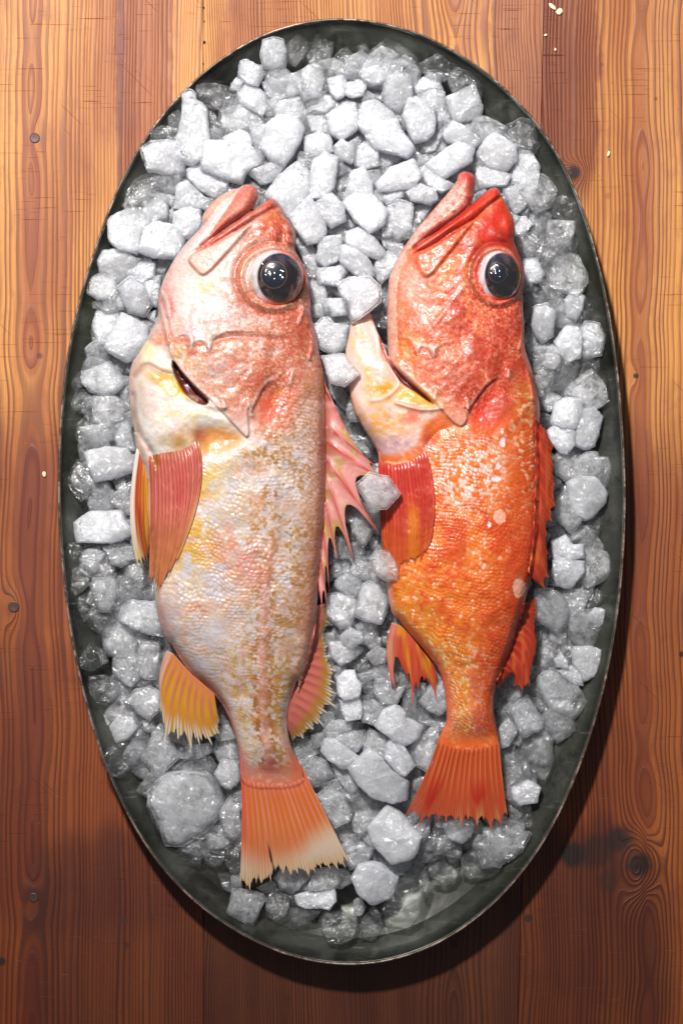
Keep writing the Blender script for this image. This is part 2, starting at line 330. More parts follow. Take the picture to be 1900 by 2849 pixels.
# ------------------------------------------------------------------ ice
# one line per piece: view, clearness (w white .. d glass clear), level, outline in that view
ICE = """
a m1 1110,110 1200,85 1285,105 1310,220 1295,330 1200,355 1110,330 1085,240
a m0 1110,330 1280,345 1285,400 1180,445 1120,420 1075,310
a d1 1310,150 1405,60 1515,135 1460,240 1380,325 1330,290
b d1 20,150 70,55 210,130 185,300 130,360 0,310 -20,240
a m1 905,290 960,275 1090,340 1110,400 1060,500 960,480 890,420
a m0 830,480 875,430 930,470 900,550 820,530
a w1 900,470 1050,490 1145,610 1145,690 1095,765 960,690 880,630
a c1 530,520 620,490 700,490 810,520 895,590 820,710 680,690 560,630
a w2 405,570 470,545 520,590 525,640 610,700 620,850 640,980 590,1110 480,1170 390,1140 355,960 400,800 410,660
a c0 600,680 650,690 720,800 750,930 650,970 615,850
a m0 730,720 880,650 1000,730 1130,820 1040,870 870,910 730,880
a c1 275,780 360,715 410,760 390,880 290,880
a c1 120,860 230,850 370,880 350,990 250,1010 140,1000
a m2 50,1050 140,1000 260,985 380,1010 415,1150 410,1260 320,1275 110,1240 70,1140
a w2 760,950 900,885 980,920 1010,1000 980,1060 820,1030
a w2 620,1000 800,990 1000,1040 1095,1170 950,1250 920,1345 780,1310 580,1220
a w1 1100,480 1400,390 1430,450 1430,570 1200,640 1140,580
a w0 1165,660 1420,590 1490,740 1450,800 1230,790
a w2 1140,850 1250,760 1400,800 1455,880 1420,990 1340,1120 1280,1200 1180,1150 1090,1040
a m1 990,860 1060,835 1140,850 1090,1040 1010,1010
b w1 -60,360 50,310 120,350 135,450 110,610 20,620 -50,520
b m0 -20,600 100,560 300,640 150,750 -10,720
a m0 1140,640 1200,650 1230,780 1140,800 1100,760
a w0 1050,1080 1090,1060 1220,1190 1120,1250 1080,1230
a w1 970,1250 1080,1210 1180,1170 1280,1220 1200,1330 1090,1360
a w1 440,1230 540,1175 700,1270 800,1330 790,1420 680,1480 540,1400 460,1310
a c0 310,1280 420,1260 450,1320 370,1360
d c1 390,180 460,70 580,10 690,0 710,80 640,150 540,250 420,300 385,260
d m0 640,130 830,105 820,200 790,310 700,240 600,230
d w1 510,260 700,225 745,310 740,400 600,440 550,310
d w2 240,420 330,360 440,320 600,320 590,430 520,540 480,700 330,670 250,600
d w2 560,490 640,435 830,470 880,600 830,745 620,735 500,690
d w1 830,110 920,80 1090,250 1080,310 900,320 800,310
d w1 800,350 900,310 1030,330 1040,460 950,570 860,580 790,460
d m0 740,340 800,310 800,400 750,440
d w2 150,790 200,690 380,675 430,740 510,770 410,900 330,970 240,910 160,880
d m1 440,740 560,740 635,800 630,910 530,960 410,910
d w0 630,740 800,750 750,830 700,890 640,860
d m1 80,920 180,880 290,930 325,1030 250,1115 150,1110 50,1060
d m2 310,1010 420,920 530,970 600,1150 540,1250 400,1210
d m1 540,960 680,900 660,1180 600,1150 530,1020
d m1 75,1220 200,1175 330,1220 310,1340 230,1480 190,1530 130,1440 80,1330
d c0 100,1130 280,1110 380,1220 330,1240 90,1190
d w2 350,1240 560,1350 570,1500 510,1600 380,1650 250,1570 210,1530
d m0 480,1280 610,1310 560,1400
d m0 540,1250 650,1200 620,1300
g m2 250,280 380,230 470,190 570,280 620,360 540,440 440,460 330,430 260,360
g d1 230,180 300,100 410,170 410,230 290,270
g c1 160,540 210,430 330,420 330,560 260,620 180,600
g d0 130,420 200,270 260,250 270,380 200,430
g m1 355,480 480,455 560,490 625,560 620,690 530,710 360,720
g m0 390,30 480,40 660,150 640,240 570,285 450,160
g m0 560,440 650,400 650,560 600,540
g c0 170,740 290,650 350,690 330,900 290,945 180,830
g m2 250,760 510,700 540,760 540,850 380,895 280,870
g m1 540,740 660,690 710,950 560,920 530,850
g w2 290,970 480,930 640,940 700,1060 700,1130 560,1180 380,1220 330,1110
g c1 90,1210 210,1030 310,1090 400,1220 330,1320 240,1390 180,1330
g m1 300,1420 370,1260 470,1230 540,1330 540,1450 450,1495 320,1470
g m1 500,1370 600,1260 690,1230 680,1500 620,1500 540,1430
g m0 560,1190 690,1140 690,1220 590,1240
h w2 190,110 320,20 590,10 620,90 690,190 600,250 500,275 220,270 195,180
h c1 210,270 370,270 360,340 240,340
h m1 600,60 680,100 690,270 640,260 600,240
h m2 270,350 380,325 455,380 400,450 400,520 330,540 240,440
h m1 440,320 620,280 690,300 690,440 590,490 500,460
h c0 370,280 470,270 440,320 370,310
h d0 110,300 210,280 270,360 240,460 130,430
h d1 150,510 240,500 320,560 300,660 200,740 160,700
h c1 400,470 530,450 540,610 370,590
h m2 350,600 530,590 560,740 490,880 400,870 350,720
h c1 560,600 760,580 770,760 700,800 580,830 550,720
h c0 680,490 830,460 810,570 740,600 650,570
h c0 780,700 860,690 880,790 780,800
h d1 220,750 340,700 370,830 390,880 270,970 215,880
h d1 280,970 400,900 530,950 470,1030 370,1070 300,1020
h m0 480,860 580,740 600,820 540,880
h m2 600,840 680,795 890,810 950,1090 830,1070 690,1020 580,950
h m1 450,1160 560,980 680,1030 790,1080 690,1250 540,1270 470,1230
h m1 740,1170 780,1130 930,1160 910,1460 830,1470 740,1440 740,1280
h m2 530,1290 690,1240 770,1330 740,1460 680,1530 590,1480 530,1410
h d1 240,1290 310,1170 460,1230 470,1320 330,1400 250,1390
h c0 810,1090 950,1110 930,1150 830,1130
i c2 160,110 290,100 410,170 410,290 360,360 150,330
i m1 390,110 550,130 530,240 480,290 420,300 400,200
i c1 590,110 710,130 700,190 600,190 550,160
i m2 470,310 560,220 680,195 770,250 770,380 680,470 590,420 540,350
i w2 340,540 420,440 530,450 570,540 500,630 390,670
i c1 430,370 560,390 620,500 600,540 490,440
i m1 490,630 560,550 620,570 620,630
i m1 620,490 700,470 735,550 690,590 640,570
i d1 255,800 390,670 630,620 680,650 560,830 450,965 370,965 290,880
i m2 600,780 700,650 800,560 860,680 940,790 820,910 760,970 690,900
i m1 700,590 770,510 800,540 790,650 690,650
i d0 580,830 700,920 760,980 700,1090 690,1160 630,1010
i m2 700,1100 820,960 980,940 1180,960 1240,1020 1310,1180 1290,1300 1150,1440 970,1560 830,1555 760,1340 695,1200
i c1 880,900 1040,800 1210,800 1260,880 1240,960 1000,960
i m1 1000,700 1220,680 1220,760 1130,810 1030,790
i m0 1280,600 1420,640 1450,820 1290,820 1230,740
i m2 1250,950 1320,830 1450,850 1460,1000 1390,1080 1310,1040
i c0 1240,1010 1440,1080 1460,1180 1330,1160 1250,1120
i m2 1300,1280 1380,1150 1460,1240 1490,1450 1420,1515 1330,1450
j m1 375,540 430,460 530,460 620,590 560,640 430,665
j d0 110,680 330,590 360,730 330,800 200,800
j d1 350,680 540,650 550,760 470,820 390,790
j c1 550,650 690,600 690,890 620,900 560,800
j d0 500,870 590,880 620,990 620,1050 530,1000
j m0 610,900 700,900 700,1020 610,1010
j m1 620,1040 690,1020 880,1060 905,1100 850,1200 795,1330 580,1210
j c1 905,1050 1010,1010 1110,1120 1080,1230 1000,1280 920,1240
j m0 840,1000 960,940 1010,960 990,1020 900,1050
j m1 1010,900 1120,820 1320,800 1310,900 1220,980 1140,1045 1040,1010
j c0 1060,1050 1280,970 1280,1050 1170,1080 1190,1150 1120,1140
j m1 1290,960 1340,850 1500,820 1568,880 1530,1000 1400,1030 1280,1020
j w2 1175,1080 1250,1050 1330,1050 1500,1020 1510,1110 1450,1185 1370,1170 1270,1180 1190,1150
j d0 1110,1180 1390,1190 1300,1290 1170,1340 1130,1290
j d1 1370,1300 1420,1215 1568,1210 1700,1280 1690,1420 1560,1480 1440,1440
q w2 370,590 440,530 520,520 545,600 580,640 560,740 430,770 380,720
q w2 400,780 560,760 585,840 570,930 450,955 415,880
q m1 590,780 700,780 800,840 750,920 680,990 590,960 570,860
q w2 710,1000 780,870 880,825 960,880 970,930 1100,1000 1070,1110 940,1175 860,1110
q m1 250,1050 330,950 500,960 495,1030 380,1090 300,1110
q m1 340,1110 460,1050 610,1040 600,1150 540,1230 440,1190
q w2 235,1230 260,1120 350,1120 450,1190 550,1270 480,1360 410,1365 290,1290
q m1 585,1150 650,1025 800,1110 780,1200 820,1290 740,1270 600,1220
q w2 780,1190 850,1105 960,1200 1040,1340 960,1430 880,1400 790,1280
k w2 385,590 560,420 650,480 740,600 880,700 870,850 740,880 570,820 470,720
q m1 990,1220 1110,1060 1260,1045 1280,1110 1230,1220 1170,1400 1100,1360 1010,1310
q m1 30,1330 160,1260 270,1310 340,1430 180,1535 110,1480
q m1 320,1340 480,1380 560,1520 490,1590 390,1490
q c0 0,1000 120,1110 210,1230 100,1290 0,1300
k m1 100,830 220,730 330,820 400,960 390,1030 260,1100 170,960
k m0 300,760 470,740 560,820 800,920 770,970 430,980
k m1 410,1050 440,970 570,945 625,1010 540,1110 480,1180 420,1130
k w2 550,1110 720,920 850,1010 995,1180 960,1310 900,1370 745,1405 640,1290 590,1230
k m1 480,1190 560,1110 640,1270 590,1290
k m0 260,1110 400,1040 420,1160 340,1270
k m1 340,1290 480,1220 590,1290 540,1400 390,1465
l w2 0,640 110,625 190,650 330,760 270,930 110,985 0,890 -60,760
l m1 160,530 300,620 450,600 440,660 340,740 200,680
l d0 70,600 120,530 210,620 150,650
l c1 450,620 530,460 630,570 540,660
l c1 350,720 480,650 515,690 430,755
l c1 620,430 640,300 730,290 760,400 840,470 740,520 650,555
l m2 725,290 860,240 990,290 960,390 890,450 780,420
l c1 890,440 970,360 1080,310 1060,420 930,515
l m1 450,320 620,240 610,360 540,450
l c0 330,180 400,200 440,300 380,250
l d1 590,660 740,610 870,720 820,800 720,815 620,740
l d1 895,590 990,500 1130,580 1250,620 1140,750 970,765 900,730
l m2 1080,330 1270,310 1480,370 1400,520 1290,610 1110,560
l d1 190,1030 290,880 380,730 510,720 560,900 510,1090 430,1190 240,1180
l c1 520,700 580,670 610,800 580,920 520,860
l d1 10,1140 100,1050 190,1110 210,1190 120,1310 20,1280
l c2 90,1030 140,1010 190,1090 140,1130
l m1 -50,960 10,920 50,1020 10,1080 -40,1100
l d0 740,520 880,470 900,590 830,660 760,600
l d0 620,590 700,560 720,600 620,640
m m1 520,220 680,110 740,200 810,330 800,400 720,430 640,475 570,340
m c0 410,110 500,180 520,240 440,300 400,230
m m1 430,400 520,300 590,420 510,550 440,560
m m0 450,560 570,490 570,620 480,650
m c1 720,130 800,110 870,200 850,250 790,250
m d1 820,270 980,230 1080,260 1120,360 1060,450 990,410 850,410
m d0 580,500 730,430 750,520 700,640 600,620
m d2 690,640 780,495 880,530 900,670 830,835 760,810 690,720
m c1 470,660 650,640 700,740 690,840 610,880 490,860
m w2 540,910 690,850 780,910 750,1030 610,1060 560,1010
m m0 490,900 540,960 520,1040
m m1 510,1060 620,1130 610,1190 530,1210
m d0 560,1060 710,1060 720,1270 640,1250 600,1200
o w2 580,20 700,-30 760,50 840,50 850,150 700,190 600,170
o w2 590,190 700,175 850,200 850,290 740,420 620,400 585,290
n c1 700,1360 820,1310 930,1370 910,1500 840,1490 800,1440
n m0 540,1290 620,1260 700,1360 660,1420 560,1480
o m2 440,450 580,440 690,530 735,700 620,810 530,750 440,690
o m1 660,450 740,430 840,430 890,500 860,590 820,640 730,660 700,540
o c1 770,400 860,350 850,430 800,430
o d0 870,450 970,430 1030,500 980,570 880,600
o w2 885,670 950,600 1065,620 1050,700 990,765 900,720
o c1 730,700 850,650 930,720 980,780 920,870 770,830
o c0 620,800 720,740 750,810 690,850
o m0 460,700 600,800 560,860 470,880
o c0 740,840 900,880 910,940 750,930
o c1 470,920 580,855 740,870 740,950 640,1000 620,1080 500,1130 480,1020
o w2 600,1060 660,980 710,1060 720,1120 620,1110
o w2 740,950 900,940 1000,970 980,1120 940,1190 850,1230 770,1080
o w2 630,1150 740,1110 830,1160 845,1270 770,1270
o m1 440,1200 560,1140 690,1210 790,1340 740,1470 640,1500 560,1490 470,1330
o w2 570,1370 620,1310 710,1350 660,1410
o m0 430,1150 450,1050 490,1080 480,1140
o m0 140,1260 200,1160 290,1290 320,1380 200,1440 170,1380
o m0 90,1380 200,1440 190,1540 90,1500
o c0 380,1350 430,1280 540,1440 480,1500 420,1440
n m0 455,140 540,105 660,170 590,270 540,300 490,210
n m1 670,150 690,85 910,110 940,200 930,270 840,270 780,190
n w2 580,340 610,230 700,180 830,200 840,300 770,440 640,430 575,400
n w2 770,440 840,290 930,270 1015,350 950,590 870,620 770,580
n w2 535,480 590,430 770,460 770,590 700,665 640,650 560,540
n m1 600,770 620,660 770,630 810,720 780,800 720,920 610,840
n m2 800,720 880,660 970,660 1015,770 950,890 860,880 730,880
n m1 605,1180 620,1050 720,990 850,1220 780,1320 730,1350 620,1240
n w2 710,930 820,870 960,890 1050,1010 1040,1090 930,1210 870,1240 760,1180
n d0 880,1230 1030,1110 1020,1320 980,1375 880,1330
n d0 610,870 700,950 630,1020
c c1 150,140 210,30 320,70 420,160 430,290 330,220 180,230
c w2 130,300 370,185 440,380 410,460 260,500 190,490
b w1 920,540 1050,530 1180,560 1195,700 1160,750 1080,720 960,610
b m1 910,490 1050,380 1100,390 1170,550 1060,530 940,570
b d1 960,310 1130,225 1270,320 1220,430 1140,460 980,370
b w2 820,760 870,630 940,610 1070,680 1090,790 1080,910 1020,960 910,985 850,850
b m2 640,570 690,450 780,390 880,430 900,570 860,650 790,730 680,680
b m2 440,400 520,290 740,225 790,320 690,450 560,500 480,470
b d1 545,190 690,85 850,180 940,270 930,320 800,250 600,260
b d0 790,330 880,300 955,370 910,430 820,390
b d0 420,150 500,145 540,230 490,290 430,270
b c1 180,290 270,190 330,170 370,220 340,290 310,400 160,400
b c1 320,340 390,265 480,320 450,440 330,460 310,420
b w2 160,440 290,410 330,470 300,590 240,615 190,560
b w2 320,480 440,450 495,500 470,580 370,600 310,570
b m0 490,490 640,480 650,640 580,630 470,600
b w1 150,760 300,650 400,650 430,780 420,880 290,970 200,930
b w2 500,950 580,830 770,800 800,890 910,1040 850,1120 720,1080 580,1050
b w2 440,740 470,660 580,630 700,720 780,800 640,930 480,910 430,850
b m0 920,1000 1090,900 1190,870 1100,1060 1020,1085
b m0 1090,740 1190,760 1220,850 1100,930 1080,850
b w2 1170,930 1250,815 1330,850 1490,970 1430,1040 1300,1010 1200,980
b w2 1020,1180 1200,1050 1300,1000 1430,1060 1400,1160 1200,1290 1140,1310
b m0 -20,770 130,760 180,880 150,930 20,900
b w1 -40,950 80,905 180,940 210,1070 110,1120 -30,1090
b w1 220,1020 290,970 390,1030 400,1110 370,1170 220,1130
b w2 40,1150 140,1090 250,1130 210,1390 120,1470 0,1470 10,1300
b m1 410,1060 490,990 600,1080 610,1190 480,1230 400,1190
b m0 600,1080 720,1080 830,1130 700,1200 620,1200
b m0 790,1130 900,1060 1060,1150 960,1240 930,1170
b w2 590,1350 710,1220 900,1150 970,1280 900,1390 700,1410 610,1420
b w1 300,1500 370,1250 480,1220 550,1350 560,1460 420,1560
b w1 580,1440 820,1410 820,1470 690,1535 600,1500
b w2 850,1430 970,1360 1100,1410 1120,1490 1050,1530 890,1500
b m1 960,1230 1030,1170 1140,1310 1260,1370 1150,1430 970,1340
b m0 1210,1290 1400,1150 1430,1220 1290,1330
c m0 240,510 410,460 420,540 380,590 300,560
c m0 390,590 490,530 610,600 480,630 420,680
c w2 410,750 490,640 560,610 720,720 730,830 650,920 490,900 395,810
c c2 620,560 790,475 890,510 930,700 890,765 750,740 640,630
c w1 740,760 860,770 940,900 920,1060 870,1145 770,1110 690,1010 720,860
c w1 400,880 520,900 690,960 640,1060 560,1060 420,1080 390,970
c m1 620,1090 720,1060 860,1170 800,1250 720,1310 660,1180
c c1 870,1190 930,1100 1040,1080 1060,1200 1040,1370 960,1390 930,1260
c d1 1050,1180 1170,1140 1270,1220 1270,1320 1150,1350 1060,1320
c d0 730,1310 840,1250 870,1330 800,1340
c m1 730,1340 810,1320 885,1390 790,1490 720,1490
c c0 870,1330 920,1280 950,1370 1050,1380 1000,1480 900,1420
f c1 260,130 400,85 520,120 500,230 460,320 300,300 280,200
f c2 540,60 590,40 800,160 770,290 710,400 590,350 495,300 530,150
f m1 330,320 440,310 510,440 470,520 350,530 330,420
f d0 480,330 560,350 630,450 590,480 510,470
f c0 330,570 470,510 400,620 340,630
f c1 465,520 600,480 750,560 700,650 590,740 530,690 490,600
f d0 330,640 430,630 530,680 440,730 420,800 340,790
f m2 430,740 530,710 600,780 580,980 500,1040 440,990 400,890
f d0 600,790 700,680 850,880 680,930 600,1020 570,980
f m2 690,680 760,590 860,650 840,760 790,850 720,820
f d1 830,600 950,740 910,860 800,850 850,740
f w2 600,1040 700,910 800,920 830,1000 820,1170 710,1215 650,1140
f m2 810,960 870,860 980,890 1035,1000 1000,1150 870,1180 800,1080
f m0 340,890 400,880 440,1000 520,1080 380,1150 340,1060
f m1 480,1200 580,1060 650,1130 660,1200 600,1280 510,1270
f c1 570,1450 650,1210 800,1190 820,1240 750,1440 660,1450
f d1 790,1380 860,1200 1000,1180 990,1290 940,1380 900,1450
f c1 430,1270 500,1240 600,1310 560,1450 460,1480 420,1360
f c0 370,1170 420,1170 420,1220
e w2 130,390 240,230 400,110 500,200 510,380 330,590 240,470
e w2 330,590 510,400 640,640 650,700 590,790 480,810 390,680
e w2 530,470 700,380 790,470 820,600 690,665 600,560
e w2 800,450 900,380 1070,400 1180,530 1140,640 1020,715 900,600
e m1 1180,470 1290,430 1400,470 1390,700 1290,785 1130,680
e m0 1400,450 1568,480 1500,600 1400,650
e m0 660,700 830,590 900,650 820,730 720,760
e w1 560,960 600,760 780,740 790,880 740,960 640,1010
e w2 830,720 930,680 1060,750 1160,880 1120,945 950,890 840,820
e w2 790,840 870,840 1000,930 1075,1040 1030,1110 940,1110 780,970
e m0 1010,720 1100,680 1150,740 1090,790
e m0 1120,740 1350,770 1270,880 1160,850
e m1 1070,1080 1080,970 1190,880 1290,950 1220,1080 1130,1160
e m0 390,830 560,850 580,1060 530,1095 450,960
e m1 580,1030 820,1000 830,1050 750,1180 580,1150
e m4 750,1160 860,1110 1030,1110 1105,1190 1110,1320 960,1440 870,1490 850,1320 780,1250
e m0 520,1100 640,1170 680,1420 540,1400 510,1200
e m1 640,1290 840,1290 850,1430 700,1440
e w0 390,690 490,790 450,850 390,810
e c0 1110,1180 1180,1130 1180,1330 1110,1320
e c3 1050,1440 1150,1390 1200,1480 1160,1540 1060,1530
r m2 170,240 230,190 290,230 370,240 370,360 290,420 200,370
r m4 215,430 350,420 440,540 350,610 270,590 240,510
r m1 260,650 320,600 390,700 380,780 320,740
r m2 390,680 470,660 500,710 470,830 380,830 370,770
r m0 240,550 280,600 250,650
E m5 205,450 290,375 400,400 470,500 390,590 300,590
p m1 450,180 560,90 620,220 690,370 640,470 590,540 510,430
p m1 670,270 730,240 760,330 740,430 680,390
p m0 640,470 740,440 720,530 670,560
p m1 335,460 410,450 500,560 510,640 440,640 345,630
p m0 330,640 490,660 480,760 360,810 325,800
p m0 530,570 660,570 680,650 540,660
p m1 480,760 540,650 690,690 735,810 690,860 560,810
p m4 665,650 700,590 910,580 930,740 900,825 800,830 700,760
p m1 355,840 450,770 580,830 600,900 530,1000 400,920 350,880
p m2 520,1130 600,870 650,850 825,930 790,1110 750,1200 620,1170
p m1 280,960 400,940 540,1000 530,1100 480,1230 390,1240 280,1130
p m0 230,1090 330,1110 380,1220 260,1220
p m1 530,1230 600,1180 720,1210 720,1300 640,1390 560,1380
p m2 400,1320 480,1240 580,1290 600,1350 500,1425 410,1380
p c0 720,1220 790,1200 790,1300 720,1310
p m1 290,1360 400,1370 600,1420 520,1510 400,1570 320,1500
p m1 625,1480 710,1400 810,1440 800,1540 690,1568
p m0 640,1420 770,1310 770,1400 700,1410
p c0 790,1200 830,1020 850,1130 820,1180
q m0 540,560 770,480 760,560 650,600 600,640
q c0 490,470 640,390 660,480 540,530
q m1 690,700 710,590 830,590 860,720 960,650 880,820 750,800
q c0 580,650 690,650 700,780 590,750
q m1 1090,790 1180,640 1300,600 1330,850 1270,900 1160,860
q c0 940,760 1010,690 1030,850 960,870
q m0 1090,960 1320,930 1300,1050 1230,1040 1180,1000
q m0 910,1440 1000,1420 990,1470 920,1480
q m0 980,1490 1050,1450 1110,1500 1010,1568
q c0 500,960 600,970 590,1030 500,1040
"""
CLOUD = {'w': 0.94, 'm': 0.62, 'c': 0.30, 'd': 0.14}

def ice_material():
    g = G('ice')
    inf = g.n('ObjectInfo')
    sep = g.n('SeparateColor'); g.put(sep.inputs[0], inf.outputs['Color'])
    pos = g.n('NewGeometry').outputs['Position']
    n1 = g.noise(pos, 85.0, 3.0, 0.6, 0.8); n2 = g.noise(pos, 430.0, 3.0, 0.65); n3 = g.noise(pos, 1300.0, 2.0, 0.6)
    crack = g.noise(pos, 130.0, 4.0, 0.7, 1.2)
    vein = g.sub(1.0, g.sm(g.m('ABSOLUTE', g.sub(crack, 0.5)), 0.0, 0.03))
    # thin patchy frost on a clear wet skin
    c = g.add(g.mul(sep.outputs[0], 0.50), g.add(g.mul(g.sub(n1, 0.5), 1.2), g.mul(g.sub(n2, 0.5), 0.30)))
    lw = g.n('LayerWeight'); lw.inputs['Blend'].default_value = 0.35
    c = g.add(c, g.mul(g.mul(g.sub(lw.outputs['Facing'], 0.25), 0.75), sep.outputs[0]))
    c = g.add(c, g.mul(vein, 0.2))
    c = g.sm(c, 0.08, 0.95, 0.02, 0.80)
    h = g.add(g.mul(n2, 0.9), g.add(g.mul(n3, 0.4), g.mul(n1, 1.4)))
    nrm = g.bump(h, 0.8, 0.0011)
    milky = g.bsdf(Base_Color=(0.94, 0.953, 1.0, 1), Roughness=0.2, IOR=1.31, Normal=nrm)
    tl = g.n('BsdfTranslucent'); tl.inputs[0].default_value = (0.97, 0.975, 0.995, 1)
    mk = g.n('MixShader'); mk.inputs[0].default_value = 0.6
    g.nt.links.new(milky.outputs[0], mk.inputs[1]); g.nt.links.new(tl.outputs[0], mk.inputs[2])
    gl = g.n('BsdfGlass'); gl.inputs['IOR'].default_value = 1.31; gl.inputs['Roughness'].default_value = 0.12
    gl.inputs[0].default_value = (0.985, 0.99, 0.995, 1); g.put(gl.inputs['Normal'], nrm)
    tr = g.n('BsdfTransparent'); tr.inputs[0].default_value = (0.985, 0.99, 0.995, 1)
    clear = g.n('MixShader'); clear.inputs[0].default_value = 0.72
    g.nt.links.new(gl.outputs[0], clear.inputs[1]); g.nt.links.new(tr.outputs[0], clear.inputs[2])
    gs = g.n('BsdfGlossy'); gs.inputs['Roughness'].default_value = 0.09; g.put(gs.inputs['Normal'], g.bump(g.add(g.noise(pos, 170.0, 1.0, 0.4), g.mul(n2, 0.22)), 1.0, 0.0042))
    wet = g.n('MixShader'); wet.inputs[0].default_value = 0.085
    fin = g.n('MixShader'); g.put(fin.inputs[0], c)
    g.nt.links.new(clear.outputs[0], fin.inputs[1]); g.nt.links.new(mk.outputs[0], fin.inputs[2])
    g.nt.links.new(fin.outputs[0], wet.inputs[1]); g.nt.links.new(gs.outputs[0], wet.inputs[2])
    return g.done(wet)
def core_material():
    g = G('ice_cloudy_core')
    pos = g.n('NewGeometry').outputs['Position']
    n1 = g.noise(pos, 120.0, 4.0, 0.65, 0.8); n2 = g.noise(pos, 520.0, 3.0, 0.65)
    m = g.bsdf(Base_Color=(0.925, 0.94, 0.995, 1), Roughness=0.6, Normal=g.bump(g.add(n1, n2), 0.3, 0.0008))
    m.inputs['Subsurface Weight'].default_value = 1.0; m.inputs['Subsurface Radius'].default_value = (0.94, 0.97, 1.0); m.inputs['Subsurface Scale'].default_value = 0.022
    tl = g.n('BsdfTranslucent'); tl.inputs[0].default_value = (0.975, 0.98, 0.995, 1)
    mk = g.n('MixShader'); mk.inputs[0].default_value = 0.42
    g.nt.links.new(m.outputs[0], mk.inputs[1]); g.nt.links.new(tl.outputs[0], mk.inputs[2])
    tr = g.n('BsdfTransparent')
    inf = g.n('ObjectInfo'); sep = g.n('SeparateColor'); g.put(sep.inputs[0], inf.outputs['Color'])
    fin = g.n('MixShader'); g.put(fin.inputs[0], g.sm(g.add(sep.outputs[0], g.add(g.mul(g.sub(n1, 0.5), 1.1), g.mul(g.sub(n2, .5), .2))), 0.16, 0.98))
    g.nt.links.new(tr.outputs[0], fin.inputs[1]); g.nt.links.new(mk.outputs[0], fin.inputs[2])
    return g.done(fin)
CORE_MAT = core_material()
ICE_MAT = ice_material()

def ice_verts(poly, thick, seed, nseg=56, nring=16):
    """chunk whose plan outline is poly (u, centred on 0,0): rounded block with a few broken facets and a pitted, melted skin"""
    rnd = random.Random(seed); poly = np.asarray(poly, float)
    if np.dot(poly[:, 0], np.roll(poly[:, 1], -1))-np.dot(poly[:, 1], np.roll(poly[:, 0], -1)) < 0: poly = poly[::-1]
    # keep the corners of the outline: points shared out edge by edge, corners nibbled
    ed = np.roll(poly, -1, 0)-poly; le = np.hypot(*ed.T); cnt = np.maximum(np.round(nseg*le/le.sum()).astype(int), 2)
    p = np.vstack([poly[i]+ed[i]*np.linspace(0, 1, cnt[i], endpoint=False)[:, None] for i in range(len(poly))])
    nseg = len(p); bow = np.hypot(*(p-p.mean(0)).T); nb = (np.roll(bow, 1)+np.roll(bow, -1))/2
    p = p.mean(0)+(p-p.mean(0))*(1-.25*np.maximum(bow-nb, 0)/bow)[:, None]
    ext = 0.5*(np.ptp(p[:, 0])+np.ptp(p[:, 1]))
    phi = np.radians(np.r_[np.linspace(-82, 62, nring-6), [71, 79, 84, 87, 88.6, 89.5]])
    sc = np.abs(np.cos(phi))**0.09; zz = np.sign(phi)*np.abs(np.sin(phi))**0.9*thick/2
    sc = np.r_[sc, .50, .36, .22, .10]; zz = np.r_[zz, [thick/2]*4]; nring += 4
    ring = np.array([[(*(q*s), z) for q in p] for s, z in zip(sc, zz)]).reshape(-1, 3)
    v = np.vstack([ring, [[0, 0, -thick/2]], [[0, 0, thick/2]]])
    tx, ty = rnd.uniform(-.38, .38), rnd.uniform(-.38, .38)
    up = sstep(v[:, 2], -thick*.3, thick*.5)
    v[:, 2] += (v[:, 0]*tx+v[:, 1]*ty)*up*0.9
    for k in range(5):     # broken facets
        a = rnd.uniform(0, math.tau); el = math.radians(rnd.uniform(36, 84)) if k < 3 else math.radians(rnd.uniform(5, 30))
        n = np.array([math.cos(a)*math.cos(el), math.sin(a)*math.cos(el), math.sin(el)])
        hx = np.array([max(np.ptp(p[:, 0]), 1)/2, max(np.ptp(p[:, 1]), 1)/2, thick/2]); vn = v/hx
        d = vn@n; lim = d.max()*(rnd.uniform(0.74, 0.93) if k < 3 else rnd.uniform(.93, .98))
        v = (vn-np.outer(np.maximum(d-lim, 0), n)*0.94)*hx
    out = np.empty_like(v)
    for i, q in enumerate(v):
        s = Vector((q[0]/26+seed*3.1, q[1]/26, q[2]/26)); s2 = Vector((q[0]/9, q[1]/9+seed, q[2]/9))
        s3 = Vector((q[0]/4.2, q[1]/4.2, q[2]/4.2+seed)); nn = mnoise.noise_vector(s)*2.0+mnoise.noise_vector(s2)*2.2+mnoise.noise_vector(s3)*1.7
        out[i] = (q[0]+nn[0], q[1]+nn[1], q[2]+nn[2]*1.1)
    fs = []
    for i in range(nring-1):
        for k in range(nseg):
            k2 = (k+1) % nseg
            fs.append((i*nseg+k, i*nseg+k2, (i+1)*nseg+k2, (i+1)*nseg+k))
    b, t = nring*nseg, nring*nseg+1; last = (nring-1)*nseg
    for k in range(nseg):
        k2 = (k+1) % nseg
        fs.append((b, k2, k)); fs.append((t, last+k, last+k2))
    rr = np.hypot(out[:, 0]/max(np.ptp(p[:, 0])/2, 1), out[:, 1]/max(np.ptp(p[:, 1])/2, 1))
    core = 1-sstep(rr, 0.25, 1.02)
    return out, fs, np.repeat(core[:, None], 3, 1)
def with_core(v, fs, f, seed):
    """adds the cloudy heart frozen inside the clear skin"""
    if f <= 0: return v, fs, 0
    c = v.mean(0); ext = np.ptp(v, axis=0)/2; w_ = (v-c)*np.minimum(f, 1-2.4/np.maximum(ext, 8))
    for i in range(0, len(w_)):
        q = w_[i]; nn = mnoise.noise_vector(Vector((q[0]/14+seed, q[1]/14, q[2]/14))); w_[i] = q+np.array(nn)*.7*f
    n = len(v)
    return np.vstack([v, w_+c]), fs+[tuple(t+n for t in q) for q in fs], len(fs)
def mound(px, py):
    r = min(rho(px, py), 1.0)
    return 34+118*(1-r**2.6)

